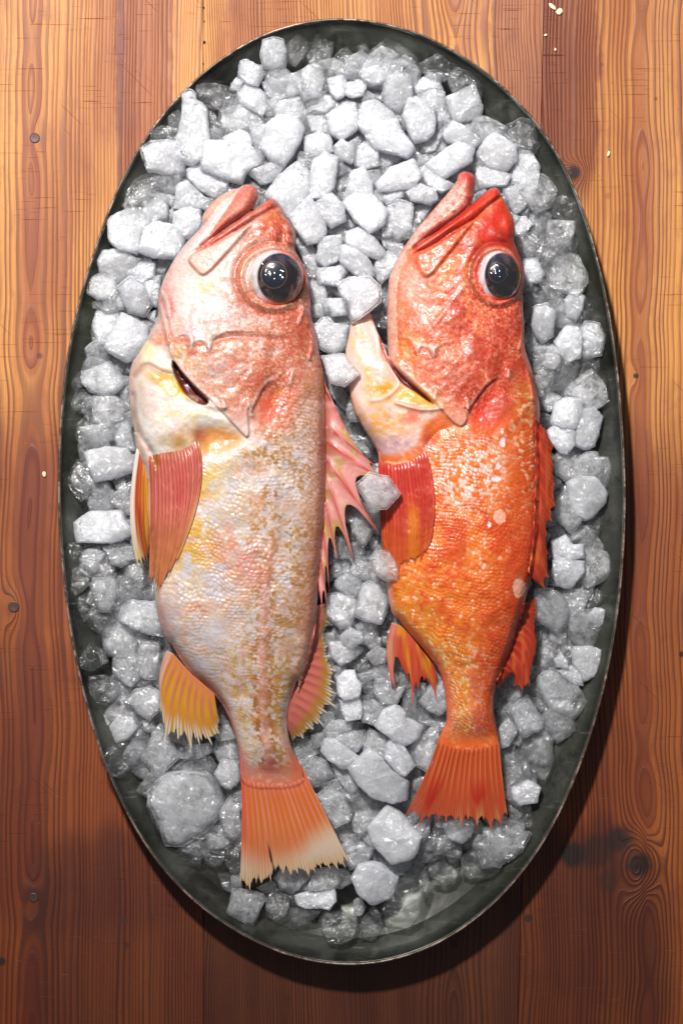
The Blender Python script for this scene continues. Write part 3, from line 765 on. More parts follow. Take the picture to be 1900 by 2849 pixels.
pieces = []
for i, ln_ in enumerate(l for l in ICE.strip().splitlines() if l.strip()):
    v, tg, rest = ln_.split(' ', 2)
    pieces.append((V(v, rest), tg[0], int(tg[1])))
LAND = [((690, 515), "left fish's open jaws"), ((770, 780), "left fish's eye"), ((450, 760), "left fish's pale throat"), ((355, 1130), "left fish's white belly lobe"), ((385, 1480), "left fish's narrow pelvic fin"), ((440, 1700), "left fish's belly bulge"), ((530, 2000), "left fish's yellow anal fin"), ((890, 1960), "left fish's soft back fin"), ((700, 2130), "left fish's tail stalk"), ((760, 2420), "left fish's tail fin"), ((980, 1330), "left fish's dorsal spines"), ((905, 1620), "left fish's back edge"), ((1300, 520), "right fish's lower jaw"), ((1385, 560), "right fish's red snout"), ((1390, 780), "right fish's eye"), ((1020, 1060), "right fish's throat strip"), ((1140, 1480), "right fish's pectoral fin"), ((1090, 1700), "right fish's belly"), ((1150, 1900), "right fish's spiky anal fin"), ((1270, 2010), "right fish's tail stalk"), ((1270, 2250), "right fish's tail fin"), ((1460, 1880), "right fish's soft back fin"), ((1530, 1300), "right fish's dorsal fin"), ((1470, 1000), "right fish's nape"), ((950, 45), "top of the tray rim"), ((650, 130), "upper left tray rim"), ((380, 420), "upper left side of tray rim"), ((1300, 160), "upper right tray rim"), ((1560, 440), "upper right side of tray rim"), ((230, 830), "left rim beside the left head"), ((175, 1320), "left rim beside pelvic fin"), ((225, 1890), "lower left tray rim"), ((330, 2210), "lower left rim by tail stalk"), ((500, 2470), "lower left rim by left tail"), ((1700, 920), "right rim beside right fish's head"), ((1733, 1380), "right rim beside dorsal fin"), ((1690, 1830), "right rim beside soft back fin"), ((1590, 2190), "lower right tray rim"), ((1330, 2560), "bottom right tray rim"), ((950, 2690), "bottom of the tray rim"), ((950, 300), "upper ice heap middle"), ((1000, 600), "ice between both heads")]
def direction(dx, dy):
    names = ['right of', 'below right of', 'below', 'below left of', 'left of', 'above left of', 'above', 'above right of']
    return names[int(round(math.atan2(dy, dx)/(math.pi/4))) % 8]
KINDW = {'w': 'frosty white', 'm': 'cloudy', 'c': 'half clear', 'd': 'glassy dark'}
WORDY = {'big long ': 'big '}
labs = {}
info = []
for (poly, kd, lv) in pieces:
    c = poly.mean(0); ar = 0.5*abs(np.dot(poly[:, 0], np.roll(poly[:, 1], 1))-np.dot(poly[:, 1], np.roll(poly[:, 0], 1)))
    q = poly-c; ev = np.linalg.eigvalsh(q.T@q/len(q)); elong = math.sqrt(ev[1]/max(ev[0], 1))
    best = min(LAND, key=lambda L: math.hypot(L[0][0]-c[0], L[0][1]-c[1]))
    d = math.hypot(best[0][0]-c[0], best[0][1]-c[1])
    size = 'big' if ar > 8200 else ('small' if ar < 2300 else '')
    shape = 'long ' if elong > 1.75 else ''
    head = ' '.join(x for x in (size, shape.strip(), KINDW[kd], 'ice cube') if x)
    where = ('over the ' if d < 45 else direction(c[0]-best[0][0], c[1]-best[0][1])+' the ')+best[1]
    if len((head+where).split()) > 11: head = head.replace('long ', '').replace('big ', '')
    info.append((c, ar, head, where, d)); labs.setdefault((head, where), []).append(len(info)-1)
ORD = ['nearest', 'second nearest', 'third nearest', 'fourth nearest', 'fifth nearest', 'sixth nearest']
label_of = {}
for (head, where), ids in labs.items():
    ids.sort(key=lambda i: info[i][4])
    for r_, i in enumerate(ids):
        label_of[i] = f'{head} {where}' if len(ids) == 1 else f'{ORD[r_]} {head} {where}'
for i in label_of:
    if len(label_of[i].split()) > 15: label_of[i] = label_of[i].replace(' ice cube', ' cube').replace('half clear', 'clearish')
print('ice pieces', len(pieces), 'unique labels', len(set(label_of.values())))
for i, (poly, kd, lv) in enumerate(pieces):
    c, ar, head, where, d = info[i]
    size = math.sqrt(ar)
    q = poly-c
    thick = min(max(0.72*size, 30), 92)
    zc = mound(*c)+[-26, 0, 20, 44, 92, 150][lv]
    zc = max(zc, 12+thick*0.42, wall_z(*c)+thick*0.34)
    rn = random.Random(i*7+1)
    v, fs, core = ice_verts(q*np.array([1, -1])*(1.10 if lv >= 2 else 1.07), thick, i+1)
    k = (CAMH-zc)/(CAMH-RIMZ)*U
    loc = W(c[0], c[1], zc)
    v, fs, ncore = with_core(v, fs, {'w': .965, 'm': .90, 'c': .70, 'd': 0}[kd]+rn.uniform(-.03, .0), i)
    o = mesh_obj('ice_cube', v*k, fs, ICE_MAT, None)
    if ncore:
        o.data.materials.append(CORE_MAT)
        o.data.polygons.foreach_set('material_index', [0]*(len(fs)-ncore)+[1]*ncore)
    o.data.set_sharp_from_angle(angle=math.radians(34))
    o.location = loc
    cl = min(max(CLOUD[kd]+rn.uniform(-.07, .07)+(.30*max(0, min(1, (1150-c[1])/400)) if kd in 'wm' else 0), 0), .90)
    o.color = (cl, rn.random(), 0, 1)
    tag(o, label_of[i], 'ice cube', 'ice cubes piled in the oval tray')
# the rest of the heap underneath: broken ice nobody could count
rn = random.Random(5); bv, bf, bc = [], [], []; base = 0
protos = []
for s in range(10):
    n = rn.randint(4, 5); a0 = rn.uniform(0, 6)
    pl = np.array([(62*rn.uniform(.8, 1.2)*math.cos(a0+k/n*math.tau), 62*rn.uniform(.8, 1.2)*math.sin(a0+k/n*math.tau)) for k in range(n)])
    v_, f_, _ = ice_verts(pl, 74, 900+s, 24, 12); protos.append(with_core(v_, f_, .95, s))
tries = 0; done = []
while tries < 12000 and len(done) < 560:
    tries += 1
    px, py = rn.uniform(150, 1750), rn.uniform(60, 2680)
    r = rho(px, py)
    if r > 0.90 or (py > 2380 and r > 0.78): continue
    if r > 0.72 and min(math.hypot(f[0][0]-px, f[0][1]-py) for f in info) > 62: continue
    if any(abs(px-a)+abs(py-b) < 58 for a, b in done): continue
    done.append((px, py))
    pv, pf, pn_ = protos[rn.randrange(10)]; bc += [0]*(len(pf)-pn_)+[1]*pn_
    a = rn.uniform(0, 6.28); ca, sa = math.cos(a), math.sin(a); s = rn.uniform(.8, 1.2)
    zc = max(mound(px, py)-58+rn.uniform(-10, 10), 40, wall_z(px, py)+14)
    q = np.stack([(pv[:, 0]*ca-pv[:, 1]*sa)*s, (pv[:, 0]*sa+pv[:, 1]*ca)*s, pv[:, 2]], 1)*U
    bv.append(q+np.array(W(px, py, zc))); bf += [tuple(t+base for t in f) for f in pf]; base += len(pv)
# splinters and small lumps lodged between the cubes
tries = 0; small = []
while tries < 9000 and len(small) < 260:
    tries += 1
    px, py = rn.uniform(200, 1700), rn.uniform(90, 2600); r = rho(px, py)
    if r > 0.86 or min(math.hypot(f[0][0]-px, f[0][1]-py)/math.sqrt(f[1]) for f in info) < 0.50: continue
    if min(math.hypot(f[0][0]-px, f[0][1]-py) for f in info) > 130: continue
    if any(abs(px-a)+abs(py-b) < 34 for a, b in small): continue
    small.append((px, py))
    pv, pf, pn_ = protos[rn.randrange(10)]; bc += [0]*(len(pf)-pn_)+[1]*pn_
    a = rn.uniform(0, 6.28); ca, sa = math.cos(a), math.sin(a); s = rn.uniform(.30, .55)
    zc = max(mound(px, py)-6+rn.uniform(-8, 8), 36, wall_z(px, py)+10)
    q = np.stack([(pv[:, 0]*ca-pv[:, 1]*sa)*s*rn.uniform(.8, 1.3), (pv[:, 0]*sa+pv[:, 1]*ca)*s, pv[:, 2]*s], 1)*U
    bv.append(q+np.array(W(px, py, zc))); bf += [tuple(t+base for t in f) for f in pf]; base += len(pv)
o = mesh_obj('crushed_ice', np.vstack(bv), bf, ICE_MAT)
o.data.materials.append(CORE_MAT); o.data.polygons.foreach_set('material_index', bc)
o.data.set_sharp_from_angle(angle=math.radians(34))
o.color = (0.5, 0.5, 0, 1)
tag(o, 'lower layer of broken ice showing in the gaps of the heap', 'crushed ice', None, 'stuff')
# ------------------------------------------------------------------ sculpting tools for the fish
def lattice(seed, nx, ny):
    return np.random.RandomState(seed).rand(ny, nx)
def vnoise(x, y, seed):
    L = lattice(seed, 128, 128)
    xi = np.floor(x).astype(int); yi = np.floor(y).astype(int); fx = x-xi; fy = y-yi
    fx = fx*fx*(3-2*fx); fy = fy*fy*(3-2*fy)
    a = L[yi % 128, xi % 128]; b = L[yi % 128, (xi+1) % 128]; c = L[(yi+1) % 128, xi % 128]; d = L[(yi+1) % 128, (xi+1) % 128]
    return (a*(1-fx)+b*fx)*(1-fy)+(c*(1-fx)+d*fx)*fy
def fbm(x, y, sx, sy=None, seed=1, octv=4, gain=0.55):
    sy = sy or sx; t = 0; a = 1; n = 0
    for o in range(octv):
        t = t+a*vnoise(x/sx*2**o+17.3*o, y/sy*2**o+9.1*o, seed+o); n += a; a *= gain
    return t/n
def seg_dist(P, X, Y, closed=True):
    d2 = np.full(X.shape, 1e18); n = len(P)
    for i in range(n if closed else n-1):
        ax, ay = P[i]; bx, by = P[(i+1) % n]; vx, vy = bx-ax, by-ay; L = vx*vx+vy*vy+1e-9
        t = np.clip(((X-ax)*vx+(Y-ay)*vy)/L, 0, 1)
        d2 = np.minimum(d2, (X-ax-t*vx)**2+(Y-ay-t*vy)**2)
    return np.sqrt(d2)
def sdf(P, X, Y):
    P = np.asarray(P, float); n = len(P); ins = np.zeros(X.shape, bool)
    for i in range(n):
        ax, ay = P[i]; bx, by = P[(i+1) % n]
        if ay == by: continue
        c = (ay > Y) != (by > Y)
        ins ^= c & (X < (bx-ax)*(Y-ay)/(by-ay)+ax)
    d = seg_dist(P, X, Y)
    return np.where(ins, d, -d)
class Sculpt:
    """a body given by its plan outline, blown up to a rounded solid, then modelled and coloured in plan coordinates"""
    def __init__(self, outline, h=2.6, puff=0.52, zmid=None):
        self.O = np.asarray(outline, float); O = self.O
        x0, y0 = O.min(0)-6; x1, y1 = O.max(0)+6
        self.h = h; self.xs = np.arange(x0, x1, h); self.ys = np.arange(y0, y1, h)
        self.X, self.Y = np.meshgrid(self.xs, self.ys)
        # rounded thickness: heat-like solve on a coarse grid
        hc = 11.0; cx = np.arange(x0-22, x1+22, hc); cyy = np.arange(y0-22, y1+22, hc); CXX, CYY = np.meshgrid(cx, cyy)
        ins = sdf(O, CXX, CYY) > 0; u = np.zeros(CXX.shape)
        for it in range(900):
            q = np.pad(u, 1); u = np.where(ins, (q[:-2, 1:-1]+q[2:, 1:-1]+q[1:-1, :-2]+q[1:-1, 2:]+hc*hc)/4, 0)
        fx = (self.X-cx[0])/hc; fy = (self.Y-cyy[0])/hc; xi = fx.astype(int); yi = fy.astype(int); fx -= xi; fy -= yi
        uu = (u[yi, xi]*(1-fx)+u[yi, xi+1]*fx)*(1-fy)+(u[yi+1, xi]*(1-fx)+u[yi+1, xi+1]*fx)*fy
        self.sd = self.local_sd(O, 30)
        e = np.clip(self.sd/26, 0, 1)
        self.base = puff*np.sqrt(2*np.maximum(uu, 0))*np.sqrt(np.clip(e*(2-e), 0, 1))
        self.Z = self.base.copy()
        self.C = np.zeros(self.X.shape+(3,))
        self.zmid = zmid
    def local_sd(self, P, pad=40):
        """signed distance, exact near the shape, far = -pad"""
        P = np.asarray(P, float); out = np.full(self.X.shape, -float(pad))
        a = np.searchsorted(self.xs, P[:, 0].min()-pad); b = np.searchsorted(self.xs, P[:, 0].max()+pad)
        c = np.searchsorted(self.ys, P[:, 1].min()-pad); d = np.searchsorted(self.ys, P[:, 1].max()+pad)
        if b > a and d > c: out[c:d, a:b] = np.maximum(sdf(P, self.X[c:d, a:b], self.Y[c:d, a:b]), -pad)
        return out
    def poly(self, v, pts, it=2, pad=40): return self.local_sd(chaikin(V(v, pts), it), pad)
    def line(self, v, pts, pad=60, it=2):
        P = chaikin(V(v, pts), it, False); out = np.full(self.X.shape, 1e3)
        a = np.searchsorted(self.xs, P[:, 0].min()-pad); b = np.searchsorted(self.xs, P[:, 0].max()+pad)
        c = np.searchsorted(self.ys, P[:, 1].min()-pad); d = np.searchsorted(self.ys, P[:, 1].max()+pad)
        if b > a and d > c: out[c:d, a:b] = seg_dist(P, self.X[c:d, a:b], self.Y[c:d, a:b], False)
        return out
    def blob(self, v, x, y, rx, ry, ang=0.0):
        (cx, cy_), = V(v, [(x, y)]); s = VIEW[v][2]; a = math.radians(ang)
        dx, dy = self.X-cx, self.Y-cy_
        p = (dx*math.cos(a)+dy*math.sin(a))/(rx/s); q = (-dx*math.sin(a)+dy*math.cos(a))/(ry/s)
        return np.exp(-(p*p+q*q))
    def n(self, sx, sy=None, seed=1, octv=4): return fbm(self.X, self.Y, sx, sy, seed, octv)
    def paint(self, m, c, st=1.0):
        k = np.clip(m*st, 0, 1)[..., None]; self.C = self.C*(1-k)+np.asarray(c, float)*k
    def up(self, m, h): self.Z = self.Z+m*h
    def surf(self, x, y):
        xi = np.clip(((np.asarray(x)-self.xs[0])/self.h), 0, len(self.xs)-1.01); yi = np.clip(((np.asarray(y)-self.ys[0])/self.h), 0, len(self.ys)-1.01)
        a = xi.astype(int); b = yi.astype(int)
        ok = self.sd[b, a] > 0
        return np.where(ok, self.Z[b, a]+self.zmid(np.asarray(y)), -1e3)
    def scales(self, mask, left, right, nu, lv, gpow=1.0, tilt=0.0, amp=3.2, seed=3):
        """overlapping scales between two edges; returns (relief 0-1, edge 0-1, tint 0-1 per scale)"""
        X, Y = self.X, self.Y
        l = np.interp(Y, *left); r = np.interp(Y, *right)
        t = np.clip((X-l)/(r-l), 0, 1)
        w = (self.n(70, 70, seed, 2)-.5)
        w2 = (self.n(150, 150, seed+31, 2)-.5); Uc = nu*(t**gpow)+w*2.6+w2*3; yy = np.cumsum(1.0/np.interp(self.ys, *lv))*self.h
        Vc = np.broadcast_to(yy[:, None], X.shape)+tilt*t+(self.n(60, 60, seed+9, 2)-.5)*3.2+(self.n(170, 170, seed+39, 2)-.5)*4
        f1 = np.full(X.shape, 9.0); f2 = np.full(X.shape, 9.0); tint = np.zeros(X.shape); tilt_ = np.zeros(X.shape)
        jit = np.random.RandomState(seed+77).rand(3, 256, 256)
        j0 = np.floor(Vc).astype(int)
        for dj in (-1, 0, 1):
            j = j0+dj; off = 0.5*(j % 2); i0 = np.floor(Uc-off).astype(int)
            for di in (-1, 0, 1):
                i = i0+di; jx = jit[0][j % 256, i % 256]-.5; jy = jit[1][j % 256, i % 256]-.5
                du = Uc-(i+off+.5+.44*jx); dv = Vc-(j+.5+.44*jy)
                d = np.sqrt((du*1.0)**2+(dv*0.98+0.20*du)**2)*(0.9+0.2*jit[2][j % 256, i % 256])
                k = d < f1
                f2 = np.where(k, f1, np.minimum(f2, d)); tint = np.where(k, jit[2][j % 256, i % 256], tint); tilt_ = np.where(k, dv, tilt_); f1 = np.where(k, d, f1)
        gap = f2-f1
        edge = 1-sstep(gap, 0.02, 0.34)
        edge = np.clip(0.8*edge+0.35*sstep(-tilt_, .22, .5), 0, 1)
        rel = np.clip(0.75*sstep(gap, 0.0, 0.45)+0.45*tilt_, -.2, 1.2)
        soft_ = 0.35+0.65*sstep(self.n(55, 55, seed+60, 3), .40, .60); edge = edge*soft_
        self.up(mask*(rel-.5)*soft_, amp*2)
        return rel, edge, tint
    def build(self, name, mat, parent, zc, lower=0.8):
        inside = self.sd > 0
        ny, nx = inside.shape
        cs = (self.sd[:-1, :-1]+self.sd[1:, :-1]+self.sd[:-1, 1:]+self.sd[1:, 1:])/4
        cell = cs > 0.2*self.h
        used = np.zeros(inside.shape, bool)
        for a, b in ((0, 0), (1, 0), (0, 1), (1, 1)): used[a:ny-1+a, b:nx-1+b] |= cell
        full = np.zeros(inside.shape, int)
        for a, b in ((0, 0), (1, 0), (0, 1), (1, 1)): full[a:ny-1+a, b:nx-1+b] += cell
        bord = used & (full < 4)
        X, Y, Z = self.X.copy(), self.Y.copy(), self.Z.copy()
        bi = np.argwhere(bord); O = self.O; bx = X[bord]; by = Y[bord]
        best = np.full(len(bx), 1e18); qx = bx.copy(); qy = by.copy(); n = len(O)
        for i in range(n):
            ax, ay = O[i]; vx, vy = O[(i+1) % n]-O[i]; L = vx*vx+vy*vy+1e-9
            t = np.clip(((bx-ax)*vx+(by-ay)*vy)/L, 0, 1); px, py = ax+t*vx, ay+t*vy; d = (bx-px)**2+(by-py)**2
            k = d < best; best[k] = d[k]; qx[k] = px[k]; qy[k] = py[k]
        X[bord] = qx; Y[bord] = qy; Z[bord] = 0
        idx = np.full(inside.shape, -1); idx[used] = np.arange(used.sum()); N = used.sum()
        zm = self.zmid(Y)
        k = (CAMH-zc)/(CAMH-RIMZ)*U
        top = np.stack([(X[used]-950)*k, (1424.5-Y[used])*k, (zm+Z)[used]*U], 1)
        inner = used & ~bord; idl = idx.copy(); idl[inner] = N+np.arange(inner.sum())
        low = np.stack([(X[inner]-950)*k, (1424.5-Y[inner])*k, (zm-self.base*lower-1)[inner]*U], 1)
        ci, cj = np.nonzero(cell)
        q = np.stack([idx[ci, cj], idx[ci+1, cj], idx[ci+1, cj+1], idx[ci, cj+1]], 1)
        ql = np.stack([idl[ci, cj], idl[ci, cj+1], idl[ci+1, cj+1], idl[ci+1, cj]], 1)
        col = 0.72*s2l(np.clip(self.C, 0, 255)); cols = np.vstack([col[used], col[inner]])
        return mesh_obj(name, np.vstack([top, low]), np.vstack([q, ql]), mat, parent, colors=cols)

def fin(name, mat, parent, zc, rays, z0, z1, color, notch=0.05, sub=7, ns=46, ridge=2.2, body=None, lift=6.0, fray=0.0, seed=1, bend=0.0, wave=0.0, npow=0.8, jit=3.0, thin=0.55):
    """rays: list of (root xy, tip xy[, mid xy]) in plan coordinates, membrane between neighbours cut back by notch at the free edge"""
    R = []
    for r in rays:
        a, b = np.asarray(r[0], float), np.asarray(r[1], float); m = (a+b)/2 if len(r) < 3 else 2*np.asarray(r[2], float)-(a+b)/2
        R.append((a, m, b))
    rj = np.random.RandomState(seed+50)
    R = [(a+(b-a)*0.0, m+rj.uniform(-1, 1, 2)*jit*.6, b+(b-m)*rj.uniform(-.7, .25)*jit*.04+rj.uniform(-1, 1, 2)*jit) for a, m, b in R]
    n = len(R); nt = (n-1)*sub+1; S = np.linspace(0, 1, ns)
    rs = np.random.RandomState(seed); fr = rs.rand(nt)
    notch = [notch]*(n-1) if np.isscalar(notch) else notch
    P = np.zeros((nt, ns, 3)); T = np.zeros((nt, ns)); SS = np.zeros((nt, ns)); K = np.zeros((nt, ns))
    for i in range(nt):
        r = min(i//sub, n-2); w_ = (i-r*sub)/sub
        cut = notch[r]*(4*w_*(1-w_))**npow
        s = S*(1-cut-fray*fr[i]*(0.3+abs(math.sin(w_*math.pi*3))))
        def ev(q): a, m, b = R[q]; return np.outer((1-s)**2, a)+np.outer(2*s*(1-s), m)+np.outer(s*s, b)
        p = ev(r)*(1-w_)+ev(r+1)*w_
        rid = (abs(2*w_-1))**1.6
        br = 0.5+0.5*np.cos(2*math.pi*w_*3); rid2 = rid*(1-sstep(s, .35, .8))+br*sstep(s, .35, .8)*0.7
        tt = (r+w_)/(n-1)
        z = z0+(z1-z0)*s+bend*np.sin(s*math.pi)+wave*np.sin(tt*9+s*3)*s
        if body is not None: z = np.maximum(z, body.surf(p[:, 0], p[:, 1])-6+(lift+6)*sstep(s, 0.0, .16))
        P[i, :, 0] = p[:, 0]; P[i, :, 1] = p[:, 1]; P[i, :, 2] = z+ridge*rid2*(1-0.6*s)*sstep(s, .02, .22); T[i] = tt; SS[i] = s; K[i] = rid2
    k = (CAMH-zc)/(CAMH-RIMZ)*U
    def w3(Q, dz): return np.stack([(Q[..., 0]-950)*k, (1424.5-Q[..., 1])*k, (Q[..., 2]+dz)*U], -1).reshape(-1, 3)
    thk = np.linspace(4.0, 0.8, ns)[None, :]*np.ones((nt, 1))
    top = w3(P, 0); bot = w3(P, -thk)
    N = nt*ns; f = []
    i_, j_ = np.meshgrid(np.arange(nt-1), np.arange(ns-1), indexing='ij'); a = (i_*ns+j_).ravel()
    q1 = np.stack([a, a+1, a+ns+1, a+ns], 1); q2 = np.stack([a, a+ns, a+ns+1, a+1], 1)+N
    e = []
    edge = [(i*ns, (i+1)*ns) for i in range(nt-1)]+[((nt-1)*ns+j, (nt-1)*ns+j+1) for j in range(ns-1)]+[((i+1)*ns+ns-1, i*ns+ns-1) for i in range(nt-1)]+[(j+1, j) for j in range(ns-1)]
    e = np.array([(x, y, y+N, x+N) for x, y in edge])
    c = 0.72*s2l(np.clip(color(T, SS, K, P[..., 0], P[..., 1]), 0, 255)).reshape(-1, 3)
    # winding: make the top face upward
    vv = top[q1[len(q1)//2]]; nz = np.cross(vv[1]-vv[0], vv[3]-vv[0])[2]
    F = np.vstack([q1, q2, e])
    if nz < 0: F = F[:, ::-1]
    o = mesh_obj(name, np.vstack([top, bot]), F, mat, parent, colors=np.vstack([c, c]))
    th_ = (thin*sstep(SS, .35, .95)*(1-K)).ravel()       # membrane clears towards the free edge
    at = o.data.attributes.new('thin', 'FLOAT', 'POINT'); at.data.foreach_set('value', np.r_[th_, th_].astype(np.float32))
    return o
def fan(v, roots, tips, n, mids=None):
    a = resample(V(v, roots), n); b = resample(V(v, tips), n)
    if mids is None: return [(a[i], b[i]) for i in range(n)]
    m = resample(V(v, mids), n); return [(a[i], b[i], m[i]) for i in range(n)]
def lerp3(a, b, t):
    return np.asarray(a, float)*(1-t[..., None])+np.asarray(b, float)*t[..., None]

def skin_material(name, rough, sss, coat, bump):
    g = G(name)
    at = g.n('VertexColor', layer_name='Col')
    pos = g.n('NewGeometry').outputs['Position']
    n1 = g.noise(pos, 900.0, 3.0, 0.6); n2 = g.noise(pos, 260.0, 2.0, 0.5)
    rg = g.add(rough-0.1, g.mul(n1, 0.22))
    b = g.bsdf(Base_Color=at.outputs[0], Roughness=rg, IOR=1.42, Specular_IOR_Level=0.5, Normal=g.bump(g.add(n1, g.mul(n2, 0.8)), bump, 0.0006))
    b.inputs['Subsurface Weight'].default_value = sss; b.inputs['Subsurface Radius'].default_value = (1.0, 0.42, 0.25); b.inputs['Subsurface Scale'].default_value = 0.0035
    b.inputs['Coat Weight'].default_value = coat; b.inputs['Coat Roughness'].default_value = 0.10
    return g.done(b)
SKIN = skin_material('wet_fish_skin', 0.40, 0.16, 0.14, 0.16)
def fin_material():
    g = G('wet_fin'); at = g.n('VertexColor', layer_name='Col'); pos = g.n('NewGeometry').outputs['Position']
    n1 = g.noise(pos, 700.0, 3.0, 0.6)
    b = g.bsdf(Base_Color=at.outputs[0], Roughness=g.add(0.22, g.mul(n1, 0.25)), IOR=1.42, Normal=g.bump(n1, 0.25, 0.0006))
    b.inputs['Coat Weight'].default_value = 0.3; b.inputs['Coat Roughness'].default_value = 0.12
    t = g.n('BsdfTranslucent'); g.put(t.inputs[0], at.outputs[0])
    m = g.n('MixShader'); m.inputs[0].default_value = 0.30
    g.nt.links.new(b.outputs[0], m.inputs[1]); g.nt.links.new(t.outputs[0], m.inputs[2])
    tr = g.n('BsdfTransparent'); al = g.n('Attribute', attribute_name='thin'); m2 = g.n('MixShader'); g.put(m2.inputs[0], al.outputs['Fac'])
    g.nt.links.new(m.outputs[0], m2.inputs[1]); g.nt.links.new(tr.outputs[0], m2.inputs[2])
    return g.done(m2)
FIN = fin_material()
g = G('eye_surface'); at = g.n('VertexColor', layer_name='Col')
b_ = g.bsdf(Base_Color=at.outputs[0], Roughness=0.25, IOR=1.4); b_.inputs['Coat Weight'].default_value = 1.0; b_.inputs['Coat Roughness'].default_value = 0.02
EYE = g.done(b_)
g = G('wet_cornea'); gl_ = g.n('BsdfGlossy'); gl_.inputs['Roughness'].default_value = 0.12
tr_ = g.n('BsdfTransparent'); mx_ = g.n('MixShader'); mx_.inputs[0].default_value = 0.90
g.nt.links.new(gl_.outputs[0], mx_.inputs[1]); g.nt.links.new(tr_.outputs[0], mx_.inputs[2]); CORNEA = g.done(mx_)

def dome(name, mat, parent, zc, cx, cy_, rx, ry, ang, z0, hgt, colfn, power=2.0, nr=34, na=72, bulge=None):
    """closed low dome (plan ellipse); colfn(r, a, dx, dy) -> srgb"""
    r = np.linspace(0, 1, nr); a = np.linspace(0, math.tau, na, endpoint=False); ca, sa = math.cos(math.radians(ang)), math.sin(math.radians(ang))
    Rr, A = np.meshgrid(r[1:], a, indexing='ij')
    ex = Rr*np.cos(A)*rx; ey = Rr*np.sin(A)*ry
    dx = ex*ca-ey*sa; dy = ex*sa+ey*ca
    z = z0+hgt*np.sqrt(np.clip(1-Rr**power, 0, 1))
    if bulge is not None: z = z+bulge(Rr, A, dx, dy)
    k = (CAMH-zc)/(CAMH-RIMZ)*U
    def w3(x, y, zz): return np.stack([(np.ravel(x)+cx-950)*k, (1424.5-np.ravel(y)-cy_)*k, np.ravel(zz)*U], 1)
    v = np.vstack([w3(0, 0, z0+hgt+(0 if bulge is None else float(np.ravel(bulge(np.zeros((1, 1)), np.zeros((1, 1)), np.zeros((1, 1)), np.zeros((1, 1))))[0]))), w3(dx, dy, z), w3(0, 0, z0-hgt*0.5)])
    c = np.vstack([np.asarray(colfn(np.zeros((1, 1)), np.zeros((1, 1)), np.zeros((1, 1)), np.zeros((1, 1)))).reshape(-1, 3), np.asarray(colfn(Rr, A, dx, dy)).reshape(-1, 3), [[20, 10, 10]]])
    fs = []
    for kx in range(na): fs.append((0, 1+(kx+1) % na, 1+kx))
    for i in range(nr-2):
        for kx in range(na):
            k2 = (kx+1) % na; p = 1+i*na; fs.append((p+kx, p+k2, p+na+k2, p+na+kx))
    last = 1+(nr-2)*na; bt = len(v)-1
    for kx in range(na): fs.append((bt, last+kx, last+(kx+1) % na))
    return mesh_obj(name, v, fs, mat, parent, colors=s2l(np.clip(c, 0, 255)))
# ------------------------------------------------------------------ left fish
def eye_parts(parent, S, zc, cx, cy_, rx, ry, ang, iris, pup, z0, hgt, silver_st, ringc):
    """eyeball (silver white, dark iris) with a pupil, under a clear wet cornea; iris = (dx, dy, rx, ry), pup = (dx, dy, r) from the centre"""
    ix, iy, irx, iry = iris
    def col(r, a, dx, dy):
        nn = vnoise(dx/6+40, dy/6+40, 5); n2 = vnoise(dx/18+40, dy/18+40, 8); st = vnoise((dx*.9+dy*.35)/4+90, (dy*.9-dx*.35)/26+90, 11)
        side = sstep(-dx/rx*.9-dy/ry*.30, -.25, .35)[..., None]
        c = np.asarray(ringc, float)*(1-side)+(np.array([214, 206, 206.])*(.72+.4*st[..., None]))*side
        m = (sstep(st, .55, .8)*side[..., 0]*.6)[..., None]; c = c*(1-m)+np.array([150, 160, 190.])*m*silver_st+np.array([206, 150, 130.])*m*(1-silver_st)
        q = np.hypot((dx-ix)/irx, (dy-iy)/iry)
        k = sstep(1.08-q, 0, .10)[..., None]; dark = np.array([14, 11, 13.])+np.array([58, 42, 36.])*(sstep(n2+.35*nn, .62, 1.0)*sstep(q, .35, .75))[..., None]
        blue = (sstep(-(dy-iy)/iry, .35, .95)*.45)[..., None]; dark = dark*(1-blue)+np.array([44, 48, 84.])*blue
        c = c*(1-k)+dark*k
        m = sstep(r, .90, 1.0)[..., None]; return c*(1-m)+np.asarray(ringc, float)*.7*m
    e = dome('eye', EYE, parent, zc, cx, cy_, rx, ry, ang, z0, hgt, col, nr=44, na=96)
    px, py, pr = pup
    def pc(r, a, dx, dy):
        c = np.zeros(np.shape(r)+(3,))+np.array([8, 13, 30.]); m = sstep(r, .88, .98)[..., None]; return c*(1-m)+np.array([132, 98, 74.])*m
    rr = math.hypot(px/rx, py/ry)
    dome('pupil', EYE, e, zc, cx+px, cy_+py, pr, pr*1.05, ang, z0+hgt*math.sqrt(max(1-rr*rr, 0))-2, 6, pc, nr=16, na=48)
    def bl(r, a, dx, dy): return (7.0*(vnoise(dx/13+60, dy/13+60, 9)-.5)+1.6*(vnoise(dx/5+60, dy/5+60, 19)-.5))*sstep(1-r, 0, .25)
    dome('cornea', CORNEA, e, zc, cx, cy_, rx*.97, ry*.97, ang, z0+1, hgt+12, lambda r, a, dx, dy: np.zeros(np.shape(r)+(3,))+255., bulge=bl, nr=44, na=96)

